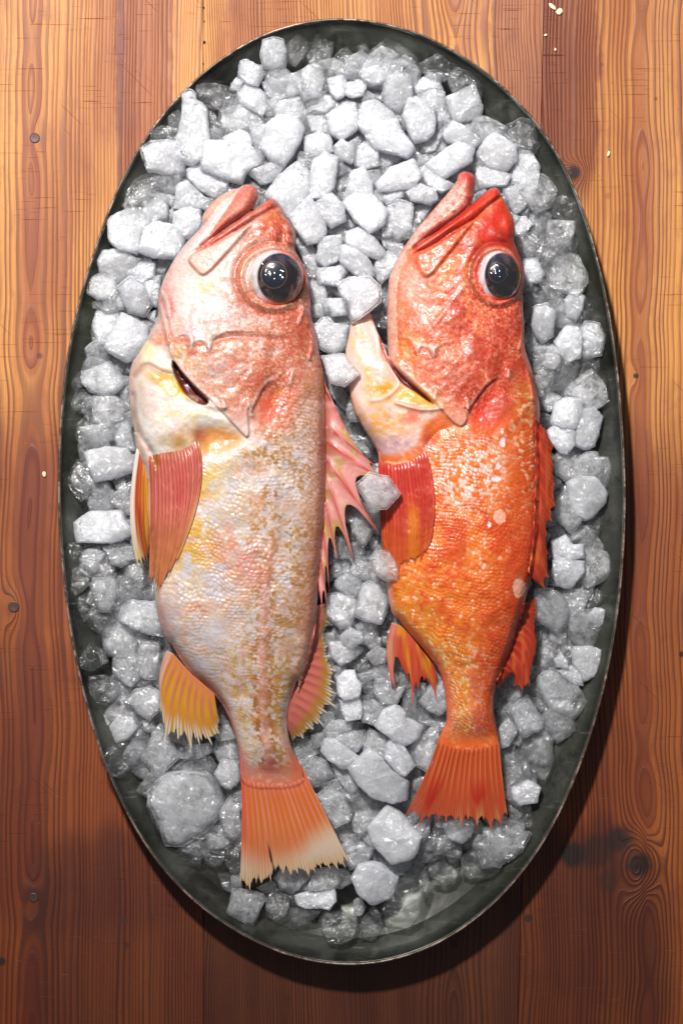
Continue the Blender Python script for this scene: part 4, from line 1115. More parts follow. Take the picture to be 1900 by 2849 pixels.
def left_fish():
    ol = np.vstack([
        V('A', '820,185 850,163 900,155 950,178 966,232 945,300 915,345 940,335 1040,260 1075,262 1112,300 1150,375 1205,450 1236,520 1236,595 1228,640 1262,690 1300,760 1328,830 1340,930 1346,1050 1352,1140 1378,1210 1396,1300 1405,1380 1432,1470 1450,1600 1458,1690'),
        V('B', '1462,60 1466,150 1467,300 1466,450 1462,600 1452,750 1436,900 1424,1050 1412,1200 1400,1350 1384,1500 1352,1650 1300,1800 1262,1925'),
        V('C', '1040,330 1008,410 975,520 962,650 975,750 1002,835 1048,925 1075,1000 1060,1060 960,1085 850,1090 740,1085 660,1060 640,1000 640,930 635,860 615,760 580,640 540,540 480,460 420,390 330,320 260,235 180,100'),
        V('B', '420,1560 372,1490 345,1400 330,1330 312,1240 300,1100 285,900 270,700 262,500 245,380 205,300 190,240 170,120 152,0'),
        V('A', '70,1990 42,1880 24,1750 15,1600 38,1460 80,1408 148,1300 180,1222 232,1130 232,1060 236,980 260,880 310,770 370,670 440,580 520,500 556,452 550,395 600,312 680,240 760,196')])
    zm = lambda y: 212-64*sstep(y, 1650, 2350)
    S = Sculpt(chaikin(ol, 1), 2.6, 0.50, zm)
    zc = 230.0; X, Y = S.X, S.Y
    n60, n25, n10, n5 = S.n(60, seed=1), S.n(25, seed=5), S.n(10, seed=9, octv=3), S.n(5, seed=13, octv=2)
    ny_, nxs = S.n(110, 60, seed=21), S.n(34, 14, seed=31)
    left = np.array([(V('A', [(15, 1600)])[0][1], 356), (1230, 372), (1330, 470), (1500, 475), (1650, 435), (1720, 440), (1790, 470), (1850, 520), (1950, 590), (2050, 640), (2120, 655), (2190, 660)]); left = (left[:, 0], left[:, 1])
    right = (np.array([900, 1000, 1100, 1180, 1300, 1450, 1600, 1750, 1850, 1950, 2050, 2100, 2190]), np.array([865, 884, 904, 907, 908, 905, 892, 880, 862, 830, 803, 812, 846.]))
    l = np.interp(Y, *left); r = np.interp(Y, *right); t = np.clip((X-l)/(r-l), 0, 1)
    # ---------- base colour
    S.C[:] = (238, 220, 206)
    S.paint(sstep(n60, .40, .7), (226, 206, 204), .8)
    body = sstep(Y, 1050, 1190)
    # ---------- scaled flank
    opercle = S.poly('A', '430,1250 640,1180 1150,1150 1180,1400 1120,1590 1060,1605 1010,1660 960,1760 922,1850 900,1790 905,1900 915,1990 888,2022 840,1975 750,1875 650,1770 560,1690 440,1580 345,1450 318,1340 360,1270', 1, 60)
    chest = S.poly('B', '120,-560 300,-480 560,-170 850,40 760,110 640,110 600,170 600,250 280,270 160,230', 2, 60)
    scm = np.clip(sstep(Y, 1075, 1150)*sstep(opercle, -2, -30)+sstep(X, 812, 850)*sstep(Y, 1010, 1090), 0, 1)
    scm = scm*sstep(chest, 0, -50)*sstep(S.sd, 3, 14)*(1-sstep(Y, 2135, 2185))
    pit = S.poly('B', '600,130 720,70 930,150 900,230 640,330', 2, 60)
    scm *= sstep(pit, 10, -40)
    rel, edge, tint = S.scales(scm, left, right, 33, (np.array([900, 1100, 1350, 1600, 1900, 2200]), np.array([9.5, 11, 11.5, 11, 9.5, 8.])), 0.82, -7.0, 1.1, 3)
    fl = scm
    S.paint(fl, (236, 224, 222), .75)
    S.paint(fl*sstep(tint, .35, .9)*(1-edge)*sstep(n60, .35, .6), (246, 240, 242), .7)
    S.paint(fl*sstep(tint, .0, .35)[::1]*(1-sstep(tint, .2, .4)), (206, 190, 198), .6)
    gold = np.clip(edge*1.1, 0, 1)*fl
    S.paint(gold*sstep(n25, .34, .55), (196, 146, 80), .50); S.paint(fl*sstep(n60, .52, .68), (214, 190, 160), .55); S.paint(fl*sstep(nxs, .52, .66), (216, 172, 108), .40); S.paint(fl*sstep(ny_, .52, .66), (212, 176, 168), .45)
    S.paint(gold*sstep(n25, .55, .35), (212, 184, 170), .5)
    # golden flecks toward the back, lower flank and lateral line
    S.paint(fl*sstep(S.n(42, seed=71), .52, .64), (222, 152, 118), .5); S.paint(fl*sstep(S.n(50, seed=75), .50, .64), (192, 182, 190), .55)
    S.paint(fl*sstep(n10, .48, .60)*sstep(t, .35, .75)*sstep(n60, .30, .5), (172, 114, 48), .85)
    S.paint(fl*sstep(n10, .52, .62)*sstep(Y, 1700, 1850)*sstep(t, .1, .4), (206, 148, 66), .75)
    ll = S.line('B', '1130,420 1115,800 1060,1200 1040,1500 1050,1930')+0; ll = np.minimum(ll, S.line('C', '815,0 800,300 795,550 830,800 850,950'))
    S.paint(np.exp(-((ll-18)/9)**2)*fl*sstep(n10, .40, .58)*sstep(Y, 1500, 1650), (176, 108, 52), .9)
    S.paint(np.exp(-(ll/13)**2)*fl*sstep(Y, 1420, 1650), (226, 150, 140), .55)
    S.up(np.exp(-(ll/9)**2)*fl, 3)
    # yellow breast, red patches, grey-lilac belly
    S.paint(S.blob('B', 620, 620, 130, 420, 8)*fl*sstep(n25, .38, .6), (236, 190, 74), .75)
    S.paint(S.blob('B', 560, 920, 170, 150, 0)*fl*sstep(n25, .40, .58), (222, 168, 60), .7)
    S.paint(S.blob('B', 860, 920, 200, 150, 25)*fl*sstep(n25+.25*edge, .52, .70), (216, 110, 88), .55)
    S.paint(S.blob('B', 1000, 1080, 180, 150, 30)*fl*sstep(n25, .42, .6), (222, 140, 122), .6)
    pk = S.poly('B', '520,1270 640,1260 690,1350 650,1480 540,1440', 2, 30); net = np.abs(np.sin((X+Y*.55)/9.5))**8+np.abs(np.sin((X*1.1-Y*.8)/9.5))**8
    S.paint(sstep(pk, -6, 12)*np.clip(net, 0, 1)*sstep(n10, .35, .55), (210, 110, 78), .55)
    S.paint(S.blob('B', 780, 1420, 300, 260, 0)*fl*(1-edge), (222, 212, 214), .5)
    S.paint(sstep(t, .55, .95)*fl*sstep(n25, .32, .56), (186, 150, 120), .55); S.paint(sstep(t, .80, 1.0)*fl, (198, 122, 96), .6); S.paint(sstep(t, .93, 1.0)*sstep(Y, 1100, 1200), (150, 74, 56), .6)
    S.paint(S.blob('B', 1300, 150, 140, 520)*fl*(1-edge)*sstep(n5, .42, .6), (246, 240, 244), .6)
    S.paint(sstep(18-S.sd, 0, 16)*sstep(Y, 1750, 1830)*(X < 760), (216, 112, 98), .7)
    S.paint(sstep(46-S.sd, 0, 40)*sstep(Y, 1840, 1900)*(X < 620), (196, 128, 126), .55)
    bel = S.blob('B', 345, 1400, 80, 180, -10); S.paint(bel, (226, 152, 138), .6)
    # tail stalk
    st = sstep(Y, 2120, 2190); S.paint(st, (226, 116, 84), .9); S.paint(st*sstep(n10, .5, .65), (244, 196, 176), .7)
    S.paint(S.blob('C', 860, 930, 130, 60)*sstep(n25, .35, .6), (206, 92, 84), .7)
    S.paint(S.blob('C', 660, 960, 40, 120), (228, 106, 82), .7); S.paint(S.blob('C', 1040, 930, 60, 110), (232, 104, 66), .8)
    # ---------- chest lobe
    c = sstep(chest, -14, 10); S.paint(c, (244, 234, 222), .95); S.up(sstep(chest, -12, 60), 20)
    S.paint(c*sstep(n25, .52, .68), (238, 214, 158), .6); S.paint(c*sstep(n60, .50, .66), (236, 204, 196), .5)
    S.paint(sstep(40-S.sd, 0, 34)*sstep(Y, 950, 1010)*(Y < 1290)*(X < 460), (238, 178, 158), .5)
    S.paint(S.blob('A', 200, 1250, 50, 220, 12), (246, 226, 160), .7)
    S.paint(S.blob('B', 430, 120, 150, 70)*sstep(n10, .40, .6), (206, 180, 196), .6); S.paint(S.blob('B', 500, 200, 60, 90, 15), (206, 140, 62), .7)
    fo = S.line('A', '70,1560 160,1470 260,1540 360,1560 430,1590'); S.up(np.exp(-(fo/8)**2), -9); S.paint(np.exp(-(fo/9)**2), (196, 140, 112), .55)
    fo = S.line('A', '60,1700 50,1850 110,2000 180,2080 230,2200'); S.up(np.exp(-(fo/9)**2), -10); S.paint(np.exp(-(fo/9)**2)*sstep(n25, .35, .6), (182, 160, 140), .6)
    S.paint(S.blob('A', 360, 1640, 130, 40, 28)*1.5, (244, 172, 28), .95); S.paint(S.blob('A', 260, 1590, 90, 30, 10)*sstep(n25, .3, .5), (224, 170, 80), .6)
    S.paint(sstep(pit, -12, 20), (232, 150, 74), .85); S.up(sstep(pit, -20, 40), -16); S.paint(S.blob('B', 660, 220, 70, 40)*sstep(n10, .4, .6), (212, 170, 40), .8); S.paint(S.blob('B', 620, 160, 50, 60), (170, 76, 40), .8)
    # ---------- head
    head = sstep(opercle, -6, 4)*0+sstep(1150+0*Y-Y, -60, 60)*sstep(chest, 4, -10)
    hd = head*sstep(S.line('A', '0,0 10,10'), -1, 0)
    S.paint(head*(1-fl), (236, 206, 196), .9)
    gx = sstep(X+.25*(Y-900), 540, 760)
    S.paint(head*(1-fl)*gx*sstep(n60, .16, .50), (214, 104, 74), .92)
    S.paint(head*(1-fl)*sstep(n25, .47, .62)*sstep(Y, 880, 960), (226, 142, 100), .62)
    S.paint(head*(1-fl)*sstep(n10, .54, .66)*sstep(Y, 860, 960)*sstep(n60, .4, .55), (206, 140, 62), .6)
    S.paint(S.blob('A', 560, 950, 170, 150)*1.3, (242, 234, 226), .9); S.paint(S.blob('A', 720, 1140, 230, 90, -12), (226, 204, 208), .6)
    S.paint(S.blob('A', 600, 930, 100, 60, -30)*sstep(n25, .4, .6), (240, 214, 150), .7)
    S.paint(S.blob('A', 720, 1480, 230, 170, 20)*sstep(n10, .42, .62), (198, 166, 150), .7)
    S.paint(S.blob('A', 690, 1520, 90, 60)*sstep(n10, .35, .55), (188, 180, 196), .7)
    S.paint(S.blob('A', 450, 1400, 120, 90)*sstep(n10, .40, .6), (228, 168, 96), .8)
    S.paint(S.blob('A', 1260, 1350, 150, 320, -6)*sstep(n25, .3, .6), (196, 88, 66), .75); S.paint(S.blob('A', 1330, 1450, 90, 200)*sstep(n5, .4, .65), (176, 112, 76), .7)
    S.paint(S.blob('A', 1060, 1480, 120, 200)*sstep(n25, .4, .6), (220, 116, 86), .7)
    S.paint(S.blob('A', 1080, 1780, 130, 170, 15)*1.3, (226, 92, 62), .9); S.paint(S.blob('A', 1060, 1620, 60, 50), (164, 60, 34), .8); S.paint(S.blob('A', 1110, 1720, 40, 70)*sstep(n10, .4, .6), (232, 148, 52), .8)
    S.up(S.blob('A', 1080, 1740, 110, 170, 15), -14)
    # cheek bar and preopercle ridge with spines
    ln = S.line('A', '640,1320 760,1285 950,1290 1150,1300'); S.paint(np.exp(-(ln/6)**2)*sstep(n25, .3, .55), (206, 92, 72), .85); S.up(np.exp(-(ln/8)**2), -4); S.up(np.exp(-((S.line('A', '640,1262 760,1240 950,1245 1150,1255'))/12)**2), 4)
    pre = S.poly('A', '330,860 420,900 620,1000 900,1100 1100,1200 1100,1265 760,1255 680,1290 650,1330 640,1370 622,1416 606,1370 585,1330 545,1318 512,1345 498,1395 482,1340 468,1292 430,1275 380,1300 340,1285 318,1200 305,1060', 1, 40)
    S.up(sstep(pre, -2, 6)*sstep(Y, 800, 930)*(1-sstep(X, 640, 740)), 6)
    S.paint(sstep(-pre, 0, 4)*sstep(26+pre, 0, 16)*S.blob('A', 500, 1350, 230, 130)*1.3, (198, 84, 44), .75)
    S.paint(sstep(pre, 0, 5)*sstep(16-pre, 0, 8)*S.blob('A', 560, 1330, 150, 110)*1.4, (240, 212, 208), .9); S.paint(S.blob('A', 500, 1255, 90, 45)*sstep(n25, .35, .55), (206, 186, 214), .7)
    for pts in ('470,1255 520,1290 500,1392 484,1340', '590,1270 660,1270 624,1418 602,1350', '338,1330 350,1380 326,1446 316,1390'):
        sp = S.poly('A', pts, 1, 20); S.paint(sstep(sp, -3, 3), (246, 222, 214), .95); S.up(sstep(sp, -3, 6), 7)
    # gill flap standing proud of the shoulder, with its points
    S.up(sstep(opercle, -2, 6)*(1-sstep(X, 730, 765))*sstep(Y, 900, 980), 12)
    S.paint(sstep(opercle, 0, 3)*sstep(20-opercle, 0, 14)*sstep(Y, 1010, 1060), (242, 204, 192), .85)
    S.paint(S.blob('A', 870, 1930, 45, 110, -28), (240, 206, 196), .9)
    for (x0, y0, x1, y1) in ((720, 1750, 735, 1795), (900, 1760, 922, 1850), (1215, 1540, 1195, 1620)):
        sp = S.line('A', [(x0, y0), (x1, y1)], it=0); S.up(np.exp(-(sp/7)**2), 9); S.paint(np.exp(-(sp/6)**2), (246, 226, 214), .8)
    gill = S.poly('A', '352,1440 430,1555 560,1690 622,1752 592,1785 520,1760 445,1700 395,1615 352,1520', 1, 30)
    gm = sstep(gill, -3, 6); S.up(gm, -46); S.paint(gm, (92, 26, 24), .95); S.paint(gm*sstep(n10, .5, .65), (140, 60, 52), .7)
    gt = S.line('A', '480,1720 560,1750 640,1790 720,1800'); S.up(np.exp(-(gt/9)**2), 10); S.paint(np.exp(-(gt/10)**2)*sstep(n25, .3, .5), (238, 196, 180), .85)
    # jaw edge folds along the throat
    for pts, hh in (('236,1000 262,1080 300,1200 325,1330', 7), ('250,930 300,1010 318,1130', 6), ('300,800 272,900 262,1000', 5)):
        f_ = S.line('A', pts); S.up(np.exp(-(f_/6)**2), hh); f2 = S.line('A', pts.replace(',', ',')); S.paint(np.exp(-((f_-9)/6)**2), (222, 140, 130), .5)
    S.paint(S.blob('A', 300, 1020, 70, 240, -4), (238, 190, 186), .6); S.paint(S.blob('A', 345, 1080, 40, 110)*sstep(n25, .42, .6), (214, 110, 96), .7)
    # mouth: throat fold, lower jaw, lips, upper jaw plate
    fold = S.poly('A', '548,455 550,395 600,312 680,240 760,196 825,183 790,240 700,320 610,420 570,470', 1); S.up(sstep(fold, -4, 8), 4)
    wr = np.sin((X*0.72+Y*.72)/3.3); S.paint(sstep(fold, -2, 6), (244, 190, 170), .9); S.paint(sstep(fold, -2, 6)*sstep(wr, .2, .9), (226, 136, 118), .6); S.up(sstep(fold, 0, 6)*wr, 1.2)
    wh = S.poly('A', '825,190 850,240 760,330 690,420 620,540 560,620 470,700 400,760 380,720 470,600 560,480 650,380 760,260', 1); S.up(sstep(wh, -3, 14), 8); S.paint(sstep(wh, -3, 6), (246, 226, 220), .95)
    lo = S.poly('A', '845,165 900,155 950,178 966,232 945,310 880,395 740,475 650,555 575,615 560,600 620,520 700,400 780,280', 1); S.up(sstep(lo, -3, 22), 17); S.paint(sstep(lo, -2, 5), (232, 128, 108), .95); S.paint(S.blob('A', 900, 230, 80, 80), (228, 88, 72), .7); S.paint(sstep(lo, 12, 22), (240, 152, 130), .5)
    up_ = S.poly('A', '925,350 1040,262 1075,264 1108,300 1106,325 1010,380 900,455 770,560 660,615 570,645 525,640 600,575 740,485 860,405', 1); S.up(sstep(up_, -3, 18), 14); S.paint(sstep(up_, -2, 5), (236, 122, 104), .95); S.paint(S.blob('A', 1050, 300, 70, 50), (224, 76, 62), .8)
    ml = S.line('A', '950,318 860,402 740,480 640,560 560,625'); S.up(np.exp(-(ml/6)**2), -17); S.paint(np.exp(-(ml/4.5)**2)*sstep(X, 560, 620), (164, 56, 46), .75)
    mx = S.poly('A', '520,655 650,608 770,535 860,485 945,440 905,495 835,585 745,690 655,792 592,846 552,846 500,792 456,742 462,700', 1); S.up(sstep(mx, -2, 8), 12); S.paint(sstep(mx, -1, 5), (240, 196, 182), .9); S.paint(sstep(mx, 0, 3)*sstep(9-mx, 0, 5)*sstep(Y, 680, 730), (234, 128, 104), .7); S.paint(sstep(mx, 4, 9)*sstep(n5, .45, .6), (246, 224, 214), .6)
    S.paint(S.blob('A', 560, 800, 70, 50), (246, 204, 178), .6)
    ml2 = S.line('A', '1105,325 1000,385 900,458 770,540 650,612 530,655'); S.up(np.exp(-(ml2/5)**2), -8); S.paint(np.exp(-(ml2/3.5)**2), (196, 80, 64), .6)
    sn = S.poly('A', '1000,400 1108,325 1150,375 1205,450 1236,520 1236,595 1150,640 1050,600 1000,560 880,600 840,590 930,480', 2); S.paint(sstep(sn, -6, 20), (222, 82, 54), .85); S.paint(S.blob('A', 1080, 420, 80, 60)*sstep(n25, .4, .6), (226, 128, 60), .7); S.paint(S.blob('A', 930, 640, 90, 60)*sstep(n25, .4, .6), (196, 110, 80), .6)
    for (x, y, rx_, ry_, hh) in ((1090, 540, 26, 60, 12), (1190, 480, 36, 70, 12), (1200, 590, 40, 36, 12), (1010, 470, 70, 40, 6), (960, 700, 60, 40, 5), (1130, 690, 80, 26, 6)):
        S.up(S.blob('A', x, y, rx_, ry_), hh)
    S.up(S.blob('A', 1145, 540, 16, 50), -9); S.up(S.blob('A', 900, 560, 60, 30, -40), -5)
    S.paint(S.blob('A', 1200, 560, 40, 60)*sstep(n10, .4, .6), (150, 40, 26), .7)
    # socket of the eye
    (ex, ey), = V('A', [(1120, 862)]); (ox, oy), = V('A', [(1080, 856)])
    q = np.hypot((X-ox)/93, (Y-oy)/89); S.up(np.exp(-((q-.95)/.09)**2), 8); S.up(np.exp(-((q-1.16)/.10)**2), -5); S.up(sstep(.85-q, 0, .25), 10)
    S.paint(sstep(1.16-q, 0, .12), (226, 140, 112), .9); S.paint(np.exp(-((q-1.14)/.07)**2), (186, 86, 58), .8)
    a_ = np.arctan2(Y-oy, X-ox); S.paint(sstep(1.02-q, 0, .1)*sstep(-np.sin(a_)*.6-np.cos(a_)*.7, -.1, .6), (236, 208, 190), .85)
    S.paint(sstep(1.05-q, 0, .1)*sstep(np.cos(a_), .3, .9), (216, 74, 52), .85); S.paint(sstep(1.05-q, 0, .1)*sstep(np.sin(a_), .5, 1)*sstep(n25, .35, .6), (206, 150, 130), .6)
    S.paint(np.exp(-((q-.97)/.05)**2)*sstep(n25, .45, .6), (170, 120, 60), .6)
    # nape spine groove, fine skin grain
    for pts in ('1275,1020 1300,1120 1330,1180', '1345,1240 1365,1330 1335,1440', '1290,1080 1265,1180'):
        f_ = S.line('A', pts); S.up(np.exp(-(f_/5)**2), 8); S.paint(np.exp(-((f_)/4)**2), (240, 150, 130), .6)
    S.up(head*(1-fl)*(n10-.5), 1.2); S.up((n60-.5)*sstep(S.sd, 0, 60), 12); S.up((n25-.5)*sstep(S.sd, 0, 20), 2); S.up((n5-.5)*sstep(S.sd, 2, 12), 1.0)
    S.up(S.blob('B', 420, 1330, 160, 160), 14); S.up(np.exp(-(S.line('C', '180,120 330,300 450,430 540,560', 120)/26)**2), -10)
    S.paint(sstep(n5, .63, .72)*head*(1-fl)*gx, (250, 226, 196), .55)
    tp = 1-.88*sstep(Y, 2075, 2185); S.Z *= tp; S.base *= tp
    # skin grain: dark and pale pin points
    n3 = S.n(3.6, seed=61, octv=2); n7 = S.n(7.5, seed=65, octv=3); hm = head*(1-fl)
    S.paint(sstep(n7, .52, .70)*hm*(.35+.65*gx), (190, 84, 58), .45); S.paint(sstep(n3, .58, .75)*hm*(.3+.7*gx), (150, 66, 44), .40); S.paint(sstep(n3, .42, .28)*hm, (250, 226, 212), .40)
    S.paint(sstep(n60, .50, .68)*hm*gx, (184, 64, 42), .40)
    S.C *= (0.90+0.08*n7)[..., None]*np.where(Y < 1150, .95, .97)[..., None]
    base = empty('rockfish', W(650, 1420, 100), 'pale cream and gold rockfish with open gill, left of the two fish', 'fish', 'two whole fish lying on the ice')
    bpy.context.view_layer.update()
    P_ = lambda o: place(o, base)
    P_(S.build('body', SKIN, base, zc))
    hz = float(S.surf([ox-66], [oy])[0])
    eye_parts_holder = len(bpy.data.objects)
    eye_parts(base, S, zc, ox+4, oy+1, 78, 80, 0, (13, 2, 59, 66), (-2, -4, 37), hz-22, 50, .5, (206, 78, 58))
    eo = [o for o in base.children if o.name.startswith('eye')][0]; P_(eo)
    # ---------- fins
    def pect(T, s, K, x, y):
        c = lerp3((238, 122, 106), (255, 156, 98), sstep(s, .40, .90)); n = vnoise(T*34+5, s*2.2, 3); n2 = vnoise(T*7+30, s*3+9, 12)
        c = c*(1-.20*(1-K[..., None])); c = c+np.array([34, 36, 30.])*(K*sstep(n, .45, .9))[..., None]
        m = (1-sstep(s, .02, .16))[..., None]; c = c*(1-m)+np.array([214, 150, 120.])*m
        m = (sstep(n2, .5, .8)*(1-sstep(s, .1, .35)))[..., None]; c = c*(1-m)+np.array([190, 108, 50.])*m
        m = (sstep(T, .78, 1)*sstep(s, .35, .7)*.85)[..., None]; c = c*(1-m)+np.array([240, 176, 120.])*m
        m = (sstep(T, .3, .6)*sstep(.75-T, 0, .2)*sstep(s, .15, .3)*sstep(.6-s, 0, .2)*.5)[..., None]; c = c*(1-m)+np.array([214, 78, 74.])*m
        m = (sstep(s, .8, 1)*sstep(n, .5, .7)*.5)[..., None]; return c*(1-m)+np.array([246, 176, 120.])*m
    rr = fan('B', '275,235 340,205 440,190 540,170 600,130', '275,1190 300,1215 325,1235 365,1170 430,1060', 17, '285,640 350,660 430,660 520,640 625,520')
    P_(fin('pectoral_fin', FIN, base, zc, rr, 236, 214, pect, notch=.03, body=S, lift=5, ridge=3.2, bend=8, jit=5, fray=.03, seed=3))
    def pelv(T, s, K, x, y):
        c = lerp3((222, 84, 46), (244, 150, 52), sstep(T, .35, .8)); n = vnoise(T*20+3, s*3, 6)
        c = c*(1-.25*(1-K[..., None])); m = sstep(.26-T, 0, .10)[..., None]; c = c*(1-m)+np.array([248, 230, 220.])*m
        m = (sstep(s, .62, .95)*sstep(.5-T, 0, .3))[..., None]; c = c*(1-m)+np.array([244, 224, 180.])*m
        m = (sstep(n, .55, .8)*.6)[..., None]; return c*(1-m)+np.array([246, 190, 70.])*m
    rr = fan('B', '195,235 215,245 240,280 268,330', '212,1080 240,1010 262,1040 272,950 300,880', 7, '152,700 190,680 225,690 250,680 290,640')
    P_(fin('pelvic_fin', FIN, base, zc, rr, 232, 190, pelv, jit=2, notch=.10, ridge=4, seed=4, bend=12))
    def anal(T, s, K, x, y):
        c = lerp3((228, 130, 112), (232, 168, 40), sstep(K, .75, .25)*.95*np.ones_like(s)); m = (1-sstep(s, .0, .4))[..., None]; c = c*(1-m*.6)+np.array([226, 130, 92.])*m*.6
        m = (sstep(s, .60, .80)*sstep(K, .25, .6))[..., None]; c = c*(1-m)+np.array([250, 246, 244.])*m
        m = (sstep(s, .62, .95)*sstep(K, .5, .2)*.8)[..., None]; c = c*(1-m)+np.array([214, 186, 60.])*m
        m = (sstep(.12-T, 0, .05)*.8)[..., None]; return c*(1-m)+np.array([236, 190, 178.])*m
    rr = fan('C', '150,150 185,160 250,235 330,320 420,395 470,440', '128,545 122,828 165,854 243,858 300,868 388,860 456,848 496,820 500,640', 10, '105,330 150,480 220,520 300,560 380,600 440,620 490,560')
    P_(fin('anal_fin', FIN, base, zc, rr, 196, 160, anal, notch=.13, jit=7, ridge=5, seed=5, fray=.10, body=S, lift=2))
    def soft(T, s, K, x, y):
        c = lerp3((222, 120, 104), (196, 160, 44), sstep(K, .7, .2)*sstep(s, .35, .7)); m = (sstep(s, .62, .85)*sstep(K, .2, .6))[..., None]; c = c*(1-m)+np.array([250, 244, 240.])*m
        m = (1-sstep(s, 0, .3))[..., None]*.8; c = c*(1-m)+np.array([206, 110, 92.])*m
        m = (sstep(s, .6, .9)*sstep(K, .5, .2)*.6)[..., None]; return c*(1-m)+np.array([180, 160, 60.])*m
    rr = [(V('B', [a])[0], V('B', [b])[0]) for a, b in (((1405, 1290), (1470, 1290)), ((1395, 1380), (1480, 1420)))]+fan('C', '1115,60 1085,200 1030,340 990,430 968,540 962,650', '1222,20 1268,200 1306,392 1322,490 1308,585 1232,640 1182,735 1150,748 1096,758 990,768', 12, '1180,60 1190,260 1180,380 1150,480 1110,560 1050,640 1000,700 972,710')
    P_(fin('soft_dorsal_fin', FIN, base, zc, rr, 190, 150, soft, notch=[.05, .05]+[.13]*11, jit=7, ridge=5, fray=.12, seed=6, body=S, lift=2))
    def spin(T, s, K, x, y):
        n = vnoise(x/26, y/26, 4); c = lerp3((236, 160, 150), (206, 70, 62), sstep(K, .45, .85)); m = (sstep(n, .50, .85)*sstep(K, .7, .3)*.7)[..., None]; c = c*(1-m)+np.array([190, 158, 70.])*m
        m = (1-sstep(s, 0, .22))[..., None]*.7; c = c*(1-m)+np.array([170, 70, 56.])*m
        m = (sstep(vnoise(x/12+9, y/12, 7), .6, .8)*.5)[..., None]; return c*(1-m)+np.array([246, 206, 196.])*m
    sp = [((1440, 1560, 'A'), (1462, 1690, 'A')), ((1456, 1660, 'A'), (0, 0, 'E', 238, 280)), ((0, 60, 'E'), (0, 0, 'E', 345, 345)), ((8, 170, 'E'), (0, 0, 'E', 470, 488)), ((10, 280, 'E'), (0, 0, 'E', 350, 745)), ((8, 370, 'E'), (0, 0, 'E', 196, 925)), ((5, 520, 'E'), (0, 0, 'E', 95, 930)), ((-2, 700, 'E'), (0, 0, 'E', 42, 1105)), ((-18, 880, 'E'), (0, 0, 'E', 24, 1228)), ((-35, 1060, 'E'), (0, 0, 'E', 2, 1290))]
    rr = []
    for a, b in sp:
        pa = V(a[2], [(a[0], a[1])])[0]; pb = V(b[2], [(b[-2], b[-1])] if len(b) == 5 else [(b[0], b[1])])[0]; rr.append((pa, pb))
    P_(fin('spiny_dorsal_fin', FIN, base, zc, rr, 214, 214, spin, notch=[.3, .28, .25, .52, .50, .45, .55, .55, .5], npow=.42, ridge=8, body=S, lift=1, seed=7, bend=10))
    def tail(T, s, K, x, y):
        n = vnoise(T*40+3, s*2.5, 8); c = lerp3((236, 120, 88), (246, 146, 106), sstep(s, .2, .8)); m = (sstep(K, .55, .15)*sstep(s, .1, .25)*(1-.5*sstep(s, .75, 1)))[..., None]; c = c*(1-m*.85)+np.array([224, 122, 34.])*m*.85
        m = (sstep(K*.6+n*.5, .45, .8)*.65)[..., None]; c = c*(1-m)+np.array([248, 164, 142.])*m
        lim = .60+.12*np.sin(T*5.0); m = (sstep(s, lim, lim+.28)*.92)[..., None]; c = c*(1-m)+np.array([246, 226, 204.])*m
        m = (sstep(s, .8, .95)*sstep(K, .5, .2)*.7)[..., None]; c = c*(1-m)+np.array([222, 164, 70.])*m
        m = (sstep(.10-T, 0, .08)*sstep(.75-s, 0, .2)*.7)[..., None]; return c*(1-m)+np.array([226, 96, 76.])*m
    rr = fan('C', '640,950 720,990 850,1010 960,1000 1040,965 1062,945', '646,1808 700,1835 745,1820 850,1772 895,1724 965,1694 1070,1676 1140,1656 1230,1640 1305,1672 1420,1694', 16, '655,1330 760,1330 880,1330 1000,1320 1120,1300 1222,1270')
    P_(fin('tail_fin', FIN, base, zc, rr, 154, 150, tail, notch=.04, jit=6, fray=.05, ridge=4, seed=8, body=S, lift=2, ns=64, wave=4))
    return base, S
fish1, S1 = left_fish()
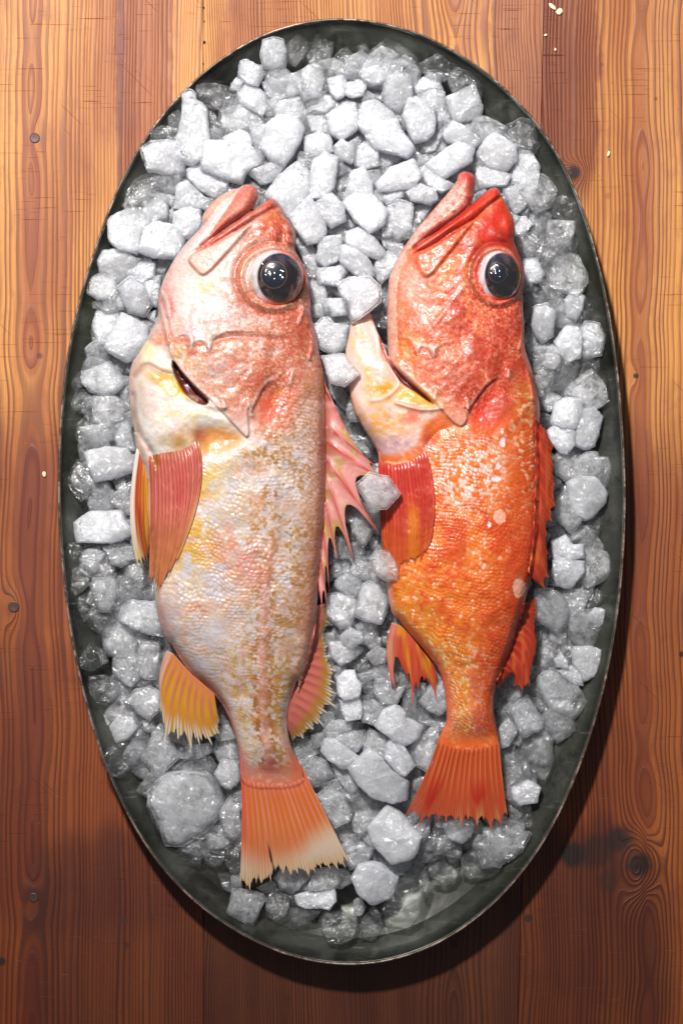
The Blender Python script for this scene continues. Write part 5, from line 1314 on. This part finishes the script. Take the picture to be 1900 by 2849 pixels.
# ------------------------------------------------------------------ right fish
def right_fish():
    ol = np.vstack([
        V('D', '740,232 832,118 836,82 862,58 895,53 938,72 950,110 938,180 932,232 915,262 935,250 1000,190 1055,153 1092,160 1110,208 1150,280 1190,360 1197,440 1186,482 1202,530 1237,610 1254,680 1252,760 1238,800 1246,850 1242,900 1252,1000 1252,1130 1268,1200 1300,1290 1322,1380 1340,1460 1352,1560'),
        V('E', '1342,100 1350,250 1350,400 1342,600 1338,750 1315,950 1275,1100 1240,1250 1204,1340'),
        V('F', '1140,150 1105,280 1048,420 1002,560 985,640 980,720 1000,830 1018,920 1030,990 950,1050 820,1070 700,1050 600,1010 575,990 600,900 640,830 636,700 620,560 580,430 520,350 440,250 350,150 290,70'),
        V('E', '430,1260 408,1180 392,1060 380,960 360,800 352,600 345,400 345,260 300,170 240,80 215,30'),
        V('D', '195,1580 170,1480 155,1400 140,1290 132,1200 150,1110 165,1040 172,960 190,900 250,880 290,925 322,1020 370,1120 410,1235 400,1180 395,1000 398,850 405,730 430,660 480,560 560,440 640,342')])
    zm = lambda y: 214-66*sstep(y, 1600, 2200)
    S = Sculpt(chaikin(ol, 1), 2.6, 0.50, zm); zc = 230.0; X, Y = S.X, S.Y
    n60, n25, n10, n5 = S.n(60, seed=101), S.n(25, seed=105), S.n(10, seed=109, octv=3), S.n(5, seed=113, octv=2)
    left = (np.array([1150, 1250, 1350, 1500, 1600, 1680, 1760, 1850, 1900, 1960, 2020, 2080]), np.array([1060, 1180, 1195, 1180, 1130, 1090, 1120, 1175, 1210, 1240, 1247, 1240.]))
    right = (np.array([980, 1060, 1150, 1300, 1450, 1580, 1680, 1760, 1860, 1920, 2000, 2080]), np.array([1470, 1495, 1500, 1502, 1498, 1486, 1460, 1435, 1400, 1380, 1376, 1392.]))
    l = np.interp(Y, *left); r = np.interp(Y, *right); t = np.clip((X-l)/(r-l), 0, 1)
    S.C[:] = (226, 106, 52)
    S.paint(sstep(n60, .38, .66), (232, 132, 52), .7)
    opercle = S.poly('D', '470,1120 600,1130 900,1100 1120,1150 1130,1340 1020,1390 965,1460 900,1560 882,1562 868,1540 895,1600 872,1652 830,1662 780,1622 720,1552 650,1472 560,1392 450,1292 400,1212 430,1150', 1, 60)
    chest = S.poly('E', '40,-720 340,-640 420,-300 760,-60 700,30 610,60 600,150 560,230 340,270 200,60', 2, 60)
    scm = np.clip(sstep(Y, 1150, 1240)*sstep(opercle, -2, -30)+sstep(X, 1395, 1440)*sstep(Y, 1000, 1100), 0, 1)*sstep(chest, 0, -50)*sstep(S.sd, 3, 14)*(1-sstep(Y, 2035, 2075))
    rel, edge, tint = S.scales(scm, left, right, 34, (np.array([980, 1150, 1350, 1600, 1900, 2100]), np.array([8.5, 9.5, 10.5, 10, 9.5, 8.5])), 0.78, -8.0, 1.2, 13)
    fl = scm; up_mid = S.blob('E', 880, 360, 260, 300, 0)
    S.paint(fl, (236, 120, 38), .8)
    S.paint(fl*(1-edge)*sstep(tint, .25, .8)*sstep(n60, .55, .40), (242, 176, 130), .45)
    S.paint(fl*(1-edge)*np.clip(up_mid*1.4, 0, 1)*sstep(tint, .1, .6), (240, 222, 228), .85)
    S.paint(fl*sstep(1-edge, .55, 1)*sstep(tint, .76, .92), (250, 226, 212), .75)
    S.paint(fl*edge*sstep(n25, .35, .6), (222, 92, 28), .85); S.paint(fl*edge*sstep(n60, .5, .65)*.8, (206, 56, 28), .8)
    S.paint(fl*sstep(n25, .40, .58)*sstep(n60, .34, .54)*sstep(Y, 1330, 1480), (212, 72, 26), .75)
    S.paint(S.blob('E', 560, 1180, 170, 240, 10)*fl*sstep(n10, .35, .6), (226, 158, 54), .7)
    S.paint(fl*sstep(Y, 1700, 1800)*(1-edge)*sstep(.62-t, -.1, .2), (246, 186, 70), .5); S.paint(fl*sstep(Y, 1720, 1850)*(1-edge)*sstep(tint, .45, .8), (246, 222, 200), .75)
    S.paint(fl*np.exp(-((t-.62)/.12)**2)*sstep(Y, 1780, 1900)*sstep(n25, .35, .6), (224, 110, 84), .7)
    S.paint(sstep(t, .50, .95)*fl, (196, 66, 30), .75); S.paint(fl*sstep(t, .70, .85)*(1-edge)*sstep(tint, .35, .8)*sstep(1500-Y, 0, 250), (232, 200, 160), .75)
    S.paint(sstep(t, .93, 1.0)*sstep(Y, 1050, 1150), (160, 50, 28), .75)
    # bare patches where scales are missing
    for v, x, y, a, b in (('E', 1085, 640, 34, 34), ('E', 1215, 1085, 38, 46), ('E', 1320, 580, 16, 30), ('E', 1105, 185, 15, 24), ('E', 1075, 330, 11, 17), ('E', 1060, 410, 24, 13), ('E', 1100, 110, 8, 16), ('E', 1020, 690, 8, 16)):
        m = sstep(S.blob(v, x, y, a*1.25, b*1.25)+.5*(n10-.5), .34, .44); white = y in (185, 330, 410, 110, 690)
        S.paint(m, (232, 222, 234) if white else (244, 176, 150), .95); S.up(m, -2)
    bel = S.poly('E', '380,1000 400,1050 430,1180 450,1330 400,1380 340,1300 350,1050', 1); S.paint(sstep(bel, -14, 10), (232, 160, 140), .8)
    S.paint(sstep(30-S.sd, 0, 26)*sstep(Y, 1720, 1800)*(X < 1290), (232, 112, 76), .8)
    st = sstep(Y, 2040, 2090); S.paint(st, (236, 98, 40), .9); S.paint(st*sstep(n10, .5, .65), (242, 176, 120), .6)
    S.paint(S.blob('F', 760, 840, 110, 60)*sstep(n25, .3, .6), (222, 130, 120), .5)
    # ---------- throat strip and breast
    c = sstep(chest, -14, 10); S.paint(c, (240, 200, 188), .95); strip = sstep(S.poly('D', '90,850 300,850 345,1090 440,1330 330,1500 150,1460 90,1200', 1), -25, 25); S.Z *= 1-.35*strip; S.up(sstep(chest, -12, 60), 10)
    S.paint(c*sstep(n25, .52, .62)*S.blob('D', 235, 1230, 45, 260, -12)*1.2, (226, 180, 84), .6); S.paint(S.blob('D', 200, 960, 70, 90)*c, (236, 186, 170), .7); S.paint(S.blob('D', 370, 1430, 80, 60)*sstep(n10, .3, .55)*1.3, (238, 146, 32), .9); S.paint(S.blob('D', 590, 1480, 120, 40, 18)*1.5, (240, 172, 62), .95)
    S.paint(S.blob('E', 380, 60, 160, 110)*sstep(n10, .38, .6), (236, 170, 66), .8); S.paint(S.blob('E', 420, 200, 140, 70)*sstep(n10, .3, .55), (202, 160, 178), .8); S.paint(S.blob('E', 560, 20, 140, 60)*sstep(n25, .35, .6), (226, 92, 66), .7)
    f_ = S.line('D', '300,1490 370,1480 440,1430 470,1390 430,1310 370,1180 320,1030'); S.up(np.exp(-(f_/8)**2), 9); S.paint(np.exp(-(f_/7)**2), (246, 206, 196), .8)
    f_ = S.line('D', '450,1510 560,1545 640,1555 730,1545'); S.up(np.exp(-(f_/6)**2), 8); S.paint(np.exp(-(f_/6)**2), (240, 176, 152), .8)
    pit = S.poly('E', '610,140 700,60 820,40 900,80 760,130 640,240', 2); S.up(sstep(pit, -20, 30), -10); S.paint(sstep(pit, -10, 20)*sstep(n10, .3, .6), (226, 98, 30), .8); S.paint(S.blob('E', 640, 180, 40, 70, 20), (170, 50, 30), .7)
    gill = S.poly('D', '345,1085 400,1215 450,1300 560,1400 650,1480 690,1530 640,1500 560,1440 480,1390 440,1330 400,1260 362,1170', 1); gm = sstep(gill, -2, 6); S.up(gm, -40); S.paint(gm, (120, 30, 34), .95)
    # ---------- head
    head = sstep(1150+0*Y-Y, -60, 60)*sstep(chest, 4, -10); hd = head*(1-fl); gx = sstep(X, 1110, 1330)
    S.paint(hd, (228, 106, 66), .95)
    S.paint(hd*gx*sstep(n60, .3, .62), (208, 58, 34), .75)
    S.paint(hd*sstep(n25, .46, .62), (228, 128, 62), .55); S.paint(hd*sstep(n10, .52, .66)*sstep(n60, .35, .6), (226, 150, 134), .6)
    S.paint(S.blob('D', 560, 780, 110, 130, 10)*1.2, (240, 182, 164), .85); S.paint(S.blob('D', 800, 700, 150, 60, -32)*sstep(n25, .3, .55), (222, 146, 62), .7); S.paint(S.blob('D', 640, 960, 120, 110)*sstep(n10, .35, .6), (214, 146, 136), .7)
    S.paint(S.blob('D', 520, 1160, 90, 70, 20)*1.3, (240, 140, 36), .9); S.paint(S.blob('D', 780, 1380, 120, 140, 20)*sstep(n10, .38, .6), (204, 156, 132), .75); S.paint(S.blob('D', 560, 1290, 120, 80, 30)*sstep(n25, .35, .6), (230, 120, 56), .6)
    S.paint(S.blob('D', 1140, 1050, 110, 260)*sstep(n25, .35, .6), (196, 48, 34), .75); S.paint(S.blob('D', 1190, 1290, 90, 140)*sstep(n10, .38, .62), (156, 74, 50), .75); S.paint(S.blob('D', 1240, 1500, 70, 160)*sstep(n10, .35, .6), (206, 150, 70), .6)
    S.paint(S.blob('D', 1000, 1540, 110, 140, 15)*1.3, (224, 56, 34), .9); S.up(S.blob('D', 1000, 1540, 95, 130, 15), -13); S.paint(S.blob('D', 940, 1460, 50, 70, 30), (150, 40, 26), .7)
    f_ = S.line('D', '880,770 800,880 700,1000 640,1070'); S.paint(np.exp(-(f_/6)**2), (240, 178, 160), .7); S.up(np.exp(-(f_/7)**2), 3)
    # pale jaw edge along the throat
    f_ = S.line('D', '470,600 430,680 412,760 408,880 410,1000 412,1120 420,1200'); S.paint(np.exp(-((f_-6)/14)**2), (244, 194, 182), .9); S.up(np.exp(-((f_-22)/6)**2), -6); S.paint(np.exp(-((f_-24)/5)**2)*sstep(Y, 740, 800), (224, 110, 84), .6)
    pre = S.poly('D', '470,900 700,900 980,960 1000,1120 760,1150 705,1180 690,1200 680,1238 664,1205 640,1180 612,1168 596,1180 580,1196 566,1170 545,1130 500,1115 470,1085 455,1000', 1)
    S.up(sstep(pre, -2, 6)*sstep(Y, 850, 930)*(1-sstep(X, 1210, 1300)), 6)
    S.paint(sstep(-pre, 0, 4)*sstep(24+pre, 0, 14)*S.blob('D', 580, 1180, 170, 90)*1.3, (196, 76, 30), .8); S.paint(sstep(pre, 0, 5)*sstep(16-pre, 0, 8)*S.blob('D', 600, 1160, 130, 80)*1.4, (240, 180, 168), .85)
    for pts in ('540,1118 602,1135 614,1152 582,1208 566,1182 552,1150', '636,1142 700,1145 722,1152 682,1248 660,1206'):
        sp = S.poly('D', pts, 1, 20); S.paint(sstep(sp, -3, 3), (246, 206, 194), .95); S.up(sstep(sp, -3, 6), 7)
    S.up(sstep(opercle, -2, 6)*(1-sstep(X, 1355, 1395))*sstep(Y, 930, 1000), 12)
    S.paint(sstep(opercle, 0, 3)*sstep(16-opercle, 0, 10)*sstep(Y, 1020, 1070), (242, 176, 150), .75); S.paint(S.blob('D', 830, 1600, 50, 80, -25), (244, 190, 172), .9)
    for (x0, y0, x1, y1) in ((690, 1440, 682, 1485), (885, 1500, 890, 1562), (1145, 1310, 1140, 1345)):
        sp = S.line('D', [(x0, y0), (x1, y1)], it=0); S.up(np.exp(-(sp/7)**2), 9); S.paint(np.exp(-(sp/6)**2), (246, 206, 190), .8)
    # mouth
    lo = S.poly('D', '740,232 832,118 836,82 862,58 895,53 938,72 950,110 938,180 925,250 870,320 760,400 660,465 600,490 480,600 440,660 440,640 560,440', 1); S.up(sstep(lo, -3, 20), 12); S.paint(sstep(lo, -2, 6), (242, 184, 170), .95); S.paint(S.blob('D', 895, 90, 60, 60)*1.2, (228, 92, 80), .85); S.paint(S.blob('D', 930, 170, 34, 120, 8), (222, 96, 82), .7); S.paint(S.blob('D', 640, 400, 180, 40, -48), (248, 222, 216), .7)
    f_ = S.line('D', '900,250 800,350 700,430 600,490'); S.up(np.exp(-((f_-14)/9)**2), 5); S.paint(np.exp(-((f_-4)/8)**2), (236, 140, 126), .6)
    up_ = S.poly('D', '918,262 1000,190 1055,153 1092,160 1110,208 1060,260 1000,300 940,362 800,442 700,512 620,562 560,575 558,540 640,482 760,402 880,312', 1); S.up(sstep(up_, -3, 16), 14); S.paint(sstep(up_, -2, 5), (232, 62, 40), .95); S.paint(S.blob('D', 620, 530, 110, 40, -32)*sstep(up_, -2, 3), (240, 140, 120), .85)
    ml = S.line('D', '930,245 880,312 760,402 640,480 560,545'); S.up(np.exp(-(ml/5.5)**2), -17); S.paint(np.exp(-(ml/4)**2), (150, 34, 32), .75)
    mx = S.poly('D', '556,585 640,552 760,482 860,412 942,370 885,455 805,555 735,642 682,712 642,740 610,727 572,655', 1); S.up(sstep(mx, -2, 7), 12); S.paint(sstep(mx, -1, 5), (236, 96, 48), .92); S.paint(S.blob('D', 640, 690, 60, 60), (240, 120, 84), .7); S.paint(S.blob('D', 740, 540, 110, 30, -35)*sstep(n10, .4, .6), (240, 140, 50), .6); S.paint(sstep(mx, 0, 3)*sstep(8-mx, 0, 5), (240, 150, 124), .6)
    ml2 = S.line('D', '1108,212 1000,302 940,365 800,446 700,516 560,580'); S.up(np.exp(-(ml2/4.5)**2), -8); S.paint(np.exp(-(ml2/3)**2), (176, 36, 28), .6)
    sn = S.poly('D', '1000,320 1110,212 1150,280 1190,360 1197,440 1186,482 1202,530 1120,540 1000,560 920,500 900,470 960,370', 2); S.paint(sstep(sn, -6, 20), (216, 46, 30), .85); S.paint(S.blob('D', 1090, 470, 60, 50)*sstep(n10, .3, .55), (150, 40, 30), .7); S.paint(S.blob('D', 1030, 290, 34, 50, 20)*1.2, (236, 150, 120), .6); S.paint(S.blob('D', 910, 490, 50, 60, 20), (232, 140, 124), .6)
    for (x, y, rx_, ry_, hh) in ((1090, 460, 40, 34, 9), (1150, 400, 44, 70, 10), (1030, 400, 50, 70, 6), (1110, 490, 26, 22, 6), (930, 490, 40, 60, 6)): S.up(S.blob('D', x, y, rx_, ry_), hh)
    (ex, ey), = V('D', [(1092, 722)]); (ox, oy), = V('D', [(1078, 720)])
    q = np.hypot((X-ox)/68, (Y-oy)/77); S.up(np.exp(-((q-.98)/.10)**2), 9); S.up(np.exp(-((q-1.22)/.10)**2), -4); S.up(sstep(.85-q, 0, .25), 10)
    S.paint(sstep(1.18-q, 0, .12), (222, 86, 62), .9); a_ = np.arctan2(Y-oy, X-ox); S.paint(sstep(1.08-q, 0, .1)*sstep(-np.sin(a_), .2, .8), (238, 176, 150), .85); S.paint(np.exp(-((q-1.16)/.06)**2), (140, 40, 28), .8); S.paint(np.exp(-((q-1.1)/.05)**2)*sstep(-np.cos(a_), .2, .7), (150, 92, 52), .8)
    S.up(hd*(n10-.5), 1.3); S.up((n60-.5)*sstep(S.sd, 0, 60), 12); S.up((n25-.5)*sstep(S.sd, 0, 20), 2); S.up((n5-.5)*sstep(S.sd, 2, 12), 1.0)
    S.up(np.exp(-(S.line('F', '240,60 350,190 450,300 540,400', 120)/24)**2), -9)
    S.paint(sstep(n5, .62, .71)*hd*sstep(Y, 720, 780), (248, 206, 180), .5)
    for pts in ('1225,960 1240,1060 1215,1170', '1262,1300 1290,1400 1300,1480'):
        f_ = S.line('D', pts); S.up(np.exp(-(f_/4.5)**2), 7); S.paint(np.exp(-((f_)/4)**2), (236, 128, 110), .6)
    tp = 1-.88*sstep(Y, 1985, 2080); S.Z *= tp; S.base *= tp
    n3 = S.n(3.6, seed=161, octv=2); n7 = S.n(7.5, seed=165, octv=3)
    S.paint(sstep(n7, .50, .68)*hd*(.4+.6*gx), (176, 50, 28), .50); S.paint(sstep(n3, .56, .75)*hd*(.35+.65*gx), (136, 44, 26), .45); S.paint(sstep(n3, .42, .27)*hd*sstep(Y, 720, 800), (248, 190, 160), .45)
    S.paint(sstep(n60, .50, .68)*hd*gx, (168, 44, 26), .5)
    S.C *= (0.92+0.10*n7)[..., None]
    base = empty('rockfish', W(1290, 1350, 100), 'vivid orange and red rockfish with bare pale spots, right of the two fish', 'fish', 'two whole fish lying on the ice')
    bpy.context.view_layer.update(); P_ = lambda o: place(o, base)
    P_(S.build('body', SKIN, base, zc))
    hz = float(S.surf([ox-52], [oy])[0])
    eye_parts(base, S, zc, ox+2, oy, 62, 72, 0, (9, 2, 47, 61), (-4, -4, 27), hz-20, 44, 1.0, (196, 66, 48))
    P_([o for o in base.children if o.name.startswith('eye')][0])
    # ---------- fins
    def pect(T, s, K, x, y):
        c = lerp3((234, 70, 54), (252, 112, 52), sstep(s, .45, .95)); n = vnoise(T*34+5, s*2.2, 23); c = c*(1-.16*(1-K[..., None])); c = c+np.array([36, 30, 22.])*(K*sstep(n, .45, .9))[..., None]
        m = (1-sstep(s, .02, .16))[..., None]; c = c*(1-m)+np.array([214, 120, 100.])*m
        m = (sstep(T, .40, .55)*sstep(.72-T, 0, .12)*sstep(s, .35, .6)*sstep(K, .7, .3))[..., None]*.9; c = c*(1-m)+np.array([246, 156, 36.])*m
        m = (sstep(T, .8, 1)*.5)[..., None]; return c*(1-m)+np.array([242, 110, 84.])*m
    rr = fan('E', '345,240 420,265 500,250 560,220 612,170', '380,900 440,975 520,988 575,930 655,840', 17, '348,560 430,600 510,610 600,580 690,520')
    P_(fin('pectoral_fin', FIN, base, zc, rr, 236, 216, pect, notch=.03, body=S, lift=5, ridge=3.2, bend=8, jit=5, fray=.03, seed=13))
    def red(T, s, K, x, y):
        n = vnoise(x/9, y/40, 33); c = lerp3((230, 66, 46), (248, 88, 58), sstep(s, .1, .6)); c = c*(1-.22*(1-K[..., None]))
        m = (sstep(n, .55, .8)*.6)[..., None]; c = c*(1-m)+np.array([246, 128, 62.])*m
        m = (sstep(s, .88, 1)*.4)[..., None]; return c*(1-m)+np.array([244, 170, 140.])*m
    rr = [(V('E', [a])[0], V('E', [b])[0]) for a, b in (((1300, 20), (1404, 118)), ((1300, 90), (1436, 205)), ((1302, 180), (1450, 340)), ((1302, 280), (1456, 460)), ((1300, 380), (1454, 590)), ((1298, 480), (1426, 680)), ((1296, 570), (1402, 770)), ((1292, 670), (1404, 890)), ((1286, 780), (1412, 1040)), ((1276, 880), (1390, 1098)), ((1262, 980), (1334, 1066)))]
    P_(fin('spiny_dorsal_fin', FIN, base, zc, rr, 232, 196, red, notch=[.1, .1, .08, .08, .12, .2, .12, .1, .14, .1], ridge=7, body=S, lift=2, seed=17, fray=.05, bend=8))
    rr = fan('F', '1165,-60 1142,60 1115,170 1080,270 1035,390 995,500', '1296,-100 1305,60 1306,200 1292,330 1272,480 1262,570 1245,605 1200,682 1150,580 1116,442 1060,480 990,640', 12, '1250,-60 1240,100 1240,220 1225,330 1190,430 1160,480 1120,440 1010,560')
    P_(fin('soft_dorsal_fin', FIN, base, zc, rr, 190, 156, red, notch=.07, jit=5, ridge=5, fray=.09, seed=16, body=S, lift=2))
    def anal(T, s, K, x, y):
        n = vnoise(T*9+3, s*2, 43); c = lerp3((222, 92, 66), (238, 92, 56), s); m = (sstep(n, .5, .7)*sstep(.8-s, 0, .3))[..., None]*.9; c = c*(1-m)+np.array([244, 156, 44.])*m
        m = (sstep(T, .0, .02)*sstep(.22-T, 0, .08)*.7)[..., None]; c = c*(1-m)+np.array([236, 158, 146.])*m
        m = (sstep(s, .85, 1)*.8)[..., None]; return c*(1-m)+np.array([214, 52, 40.])*m
    rr = [(V('F', [a])[0], V('F', [b])[0], V('F', [c_])[0]) for a, b, c_ in (((236, 90), (250, 575), (205, 300)), ((262, 95), (268, 618), (235, 360)), ((300, 110), (322, 455), (300, 300)), ((330, 140), (368, 545), (345, 350)), ((370, 180), (402, 756), (385, 470)), ((410, 230), (440, 610), (432, 430)), ((440, 270), (482, 540), (470, 400)), ((490, 330), (566, 694), (525, 480)), ((540, 395), (578, 560), (562, 470)))]
    P_(fin('anal_fin', FIN, base, zc, rr, 196, 160, anal, notch=[.08, .45, .15, .35, .30, .25, .25, .2], npow=.6, jit=4, ridge=6, fray=.04, seed=15, body=S, lift=2))
    def tail(T, s, K, x, y):
        n = vnoise(T*40+3, s*2.5, 48); c = lerp3((240, 100, 44), (250, 104, 62), s); m = (sstep(K*.6+n*.5, .5, .8)*.6)[..., None]; c = c*(1-m)+np.array([242, 134, 78.])*m
        c = c*(1-.2*(1-K[..., None])); n2 = vnoise(T*6+9, s*2, 52); m = (sstep(n2, .62, .75)*sstep(s, .4, .7)*.6)[..., None]; c = c*(1-m)+np.array([206, 36, 28.])*m
        m = (sstep(s, .72, .95)*sstep(T, .35, .6)*.7*sstep(n, .3, .6))[..., None]; c = c*(1-m)+np.array([240, 190, 120.])*m
        m = (sstep(s, .95, 1.0)*.8)[..., None]; return c*(1-m)+np.array([214, 50, 34.])*m
    rr = fan('F', '588,925 640,950 740,965 850,968 950,950 1020,920', '322,1562 366,1590 450,1582 540,1586 600,1586 690,1572 780,1596 828,1634 905,1608 940,1654 978,1664 1048,1672 1082,1574', 15, '490,1210 580,1240 680,1260 790,1270 900,1270 1000,1270 1048,1250')
    P_(fin('tail_fin', FIN, base, zc, rr, 156, 150, tail, notch=.07, jit=6, npow=.7, fray=.04, ridge=5, seed=18, body=S, lift=2, ns=64, wave=4))
    return base, S
fish2, S2 = right_fish()
# ------------------------------------------------------------------ small things
g = G('pale_crumb'); pos = g.n('NewGeometry').outputs['Position']
crumb_mat = g.done(g.bsdf(Base_Color=g.mix(g.noise(pos, 800.0, 2.0), rgb((214, 186, 138)), rgb((240, 224, 190))), Roughness=0.7))
def blobby(name, px, py, z, rx, ry, rz, mat, seed, ang=0.0, amp=.28):
    bm = bmesh.new(); bmesh.ops.create_icosphere(bm, subdivisions=3, radius=1.0)
    k = (CAMH-z)/(CAMH-RIMZ)*U; ca, sa = math.cos(ang), math.sin(ang)
    for v in bm.verts:
        q = v.co*(1+amp*(mnoise.noise(v.co*1.7+Vector((seed*5.1, 0, 0)))+.5*mnoise.noise(v.co*4+Vector((0, seed*3.3, 0)))))
        x, y = q.x*rx, q.y*ry; v.co = Vector(((x*ca-y*sa)*k, (x*sa+y*ca)*k, q.z*rz*U))
    me = bpy.data.meshes.new(name); bm.to_mesh(me); bm.free(); me.materials.append(mat)
    me.polygons.foreach_set('use_smooth', [True]*len(me.polygons))
    o = bpy.data.objects.new(name, me); link(o); o.location = W(px, py, z); return o
for (x, y, rx, ry, a, lab) in ((1536, 18, 12, 6, -.7, 'larger pale bread crumb at the top edge of the table'), (1556, 32, 10, 8, .3, 'pale crumb just below the larger crumb at the top of the table'), (1517, 98, 5, 3.5, .4, 'tiny crumb on the dark stain above the tray'), (1544, 138, 3, 4.5, 0, 'tiny crumb lowest on the dark stain'), (1692, 428, 8, 4, 1.2, 'crumb in the scratched wood right of the tray'), (124, 1319, 5, 8, .2, 'white crumb on the wood left of the tray')):
    tag(blobby('crumb', x, y, 3, rx, ry, 4, crumb_mat, x, a), lab, 'crumb', 'crumbs on the table')
g = G('water'); wg = g.n('BsdfGlass'); wg.inputs['IOR'].default_value = 1.33; wg.inputs['Roughness'].default_value = 0.0
wt = g.n('BsdfTransparent'); wgl = g.n('BsdfGlossy'); wgl.inputs['Roughness'].default_value = 0.08
w1 = g.n('MixShader'); w1.inputs[0].default_value = 0.6; g.nt.links.new(wg.outputs[0], w1.inputs[1]); g.nt.links.new(wt.outputs[0], w1.inputs[2])
w2 = g.n('MixShader'); w2.inputs[0].default_value = 0.07; g.nt.links.new(w1.outputs[0], w2.inputs[1]); g.nt.links.new(wgl.outputs[0], w2.inputs[2])
water_mat = g.done(w2)
for (x, y, r, lab) in ((1687, 1650, 7, 'water drop on the right tray wall beside the soft back fin'), (1683, 1768, 4, 'tiny water drop low on the right tray wall'), (1560, 2235, 4, 'tiny water drop on the lower right tray wall'), (468, 2399, 4, 'tiny water drop on the lower left tray wall'), (1218, 2543, 5, 'water drop on the bright bottom wall of the tray')):
    tag(blobby('water_drop', x, y, wall_z(x, y)+2, r, r, r*.6, water_mat, x, 0, .12), lab, 'water drop', 'water drops on the tray wall')
# dark sliver stuck to the tail
g = G('dark_green_leaf'); leaf_mat = g.done(g.bsdf(Base_Color=rgb((34, 44, 20)), Roughness=0.5))
pts = V('C', '830,1425 838,1460 846,1510 853,1545 855,1572'); vs = []; fs = []
for i, p in enumerate(pts):
    hw = [0.4, 1.5, 2.0, 1.8, .5][i]
    for dx, dz in ((-hw, 0), (0, 2.2), (hw, 0)): vs.append(W(p[0]+dx, p[1], 176+dz, 176))
for i in range(4):
    for j in range(3): a = i*3; fs.append((a+j, a+3+j, a+3+(j+1) % 3, a+(j+1) % 3))
fs += [(0, 1, 2), (14, 13, 12)]
tag(mesh_obj('leaf_sliver', vs, fs, leaf_mat), "thin dark green sliver lying on the left fish's tail fin", 'sliver')
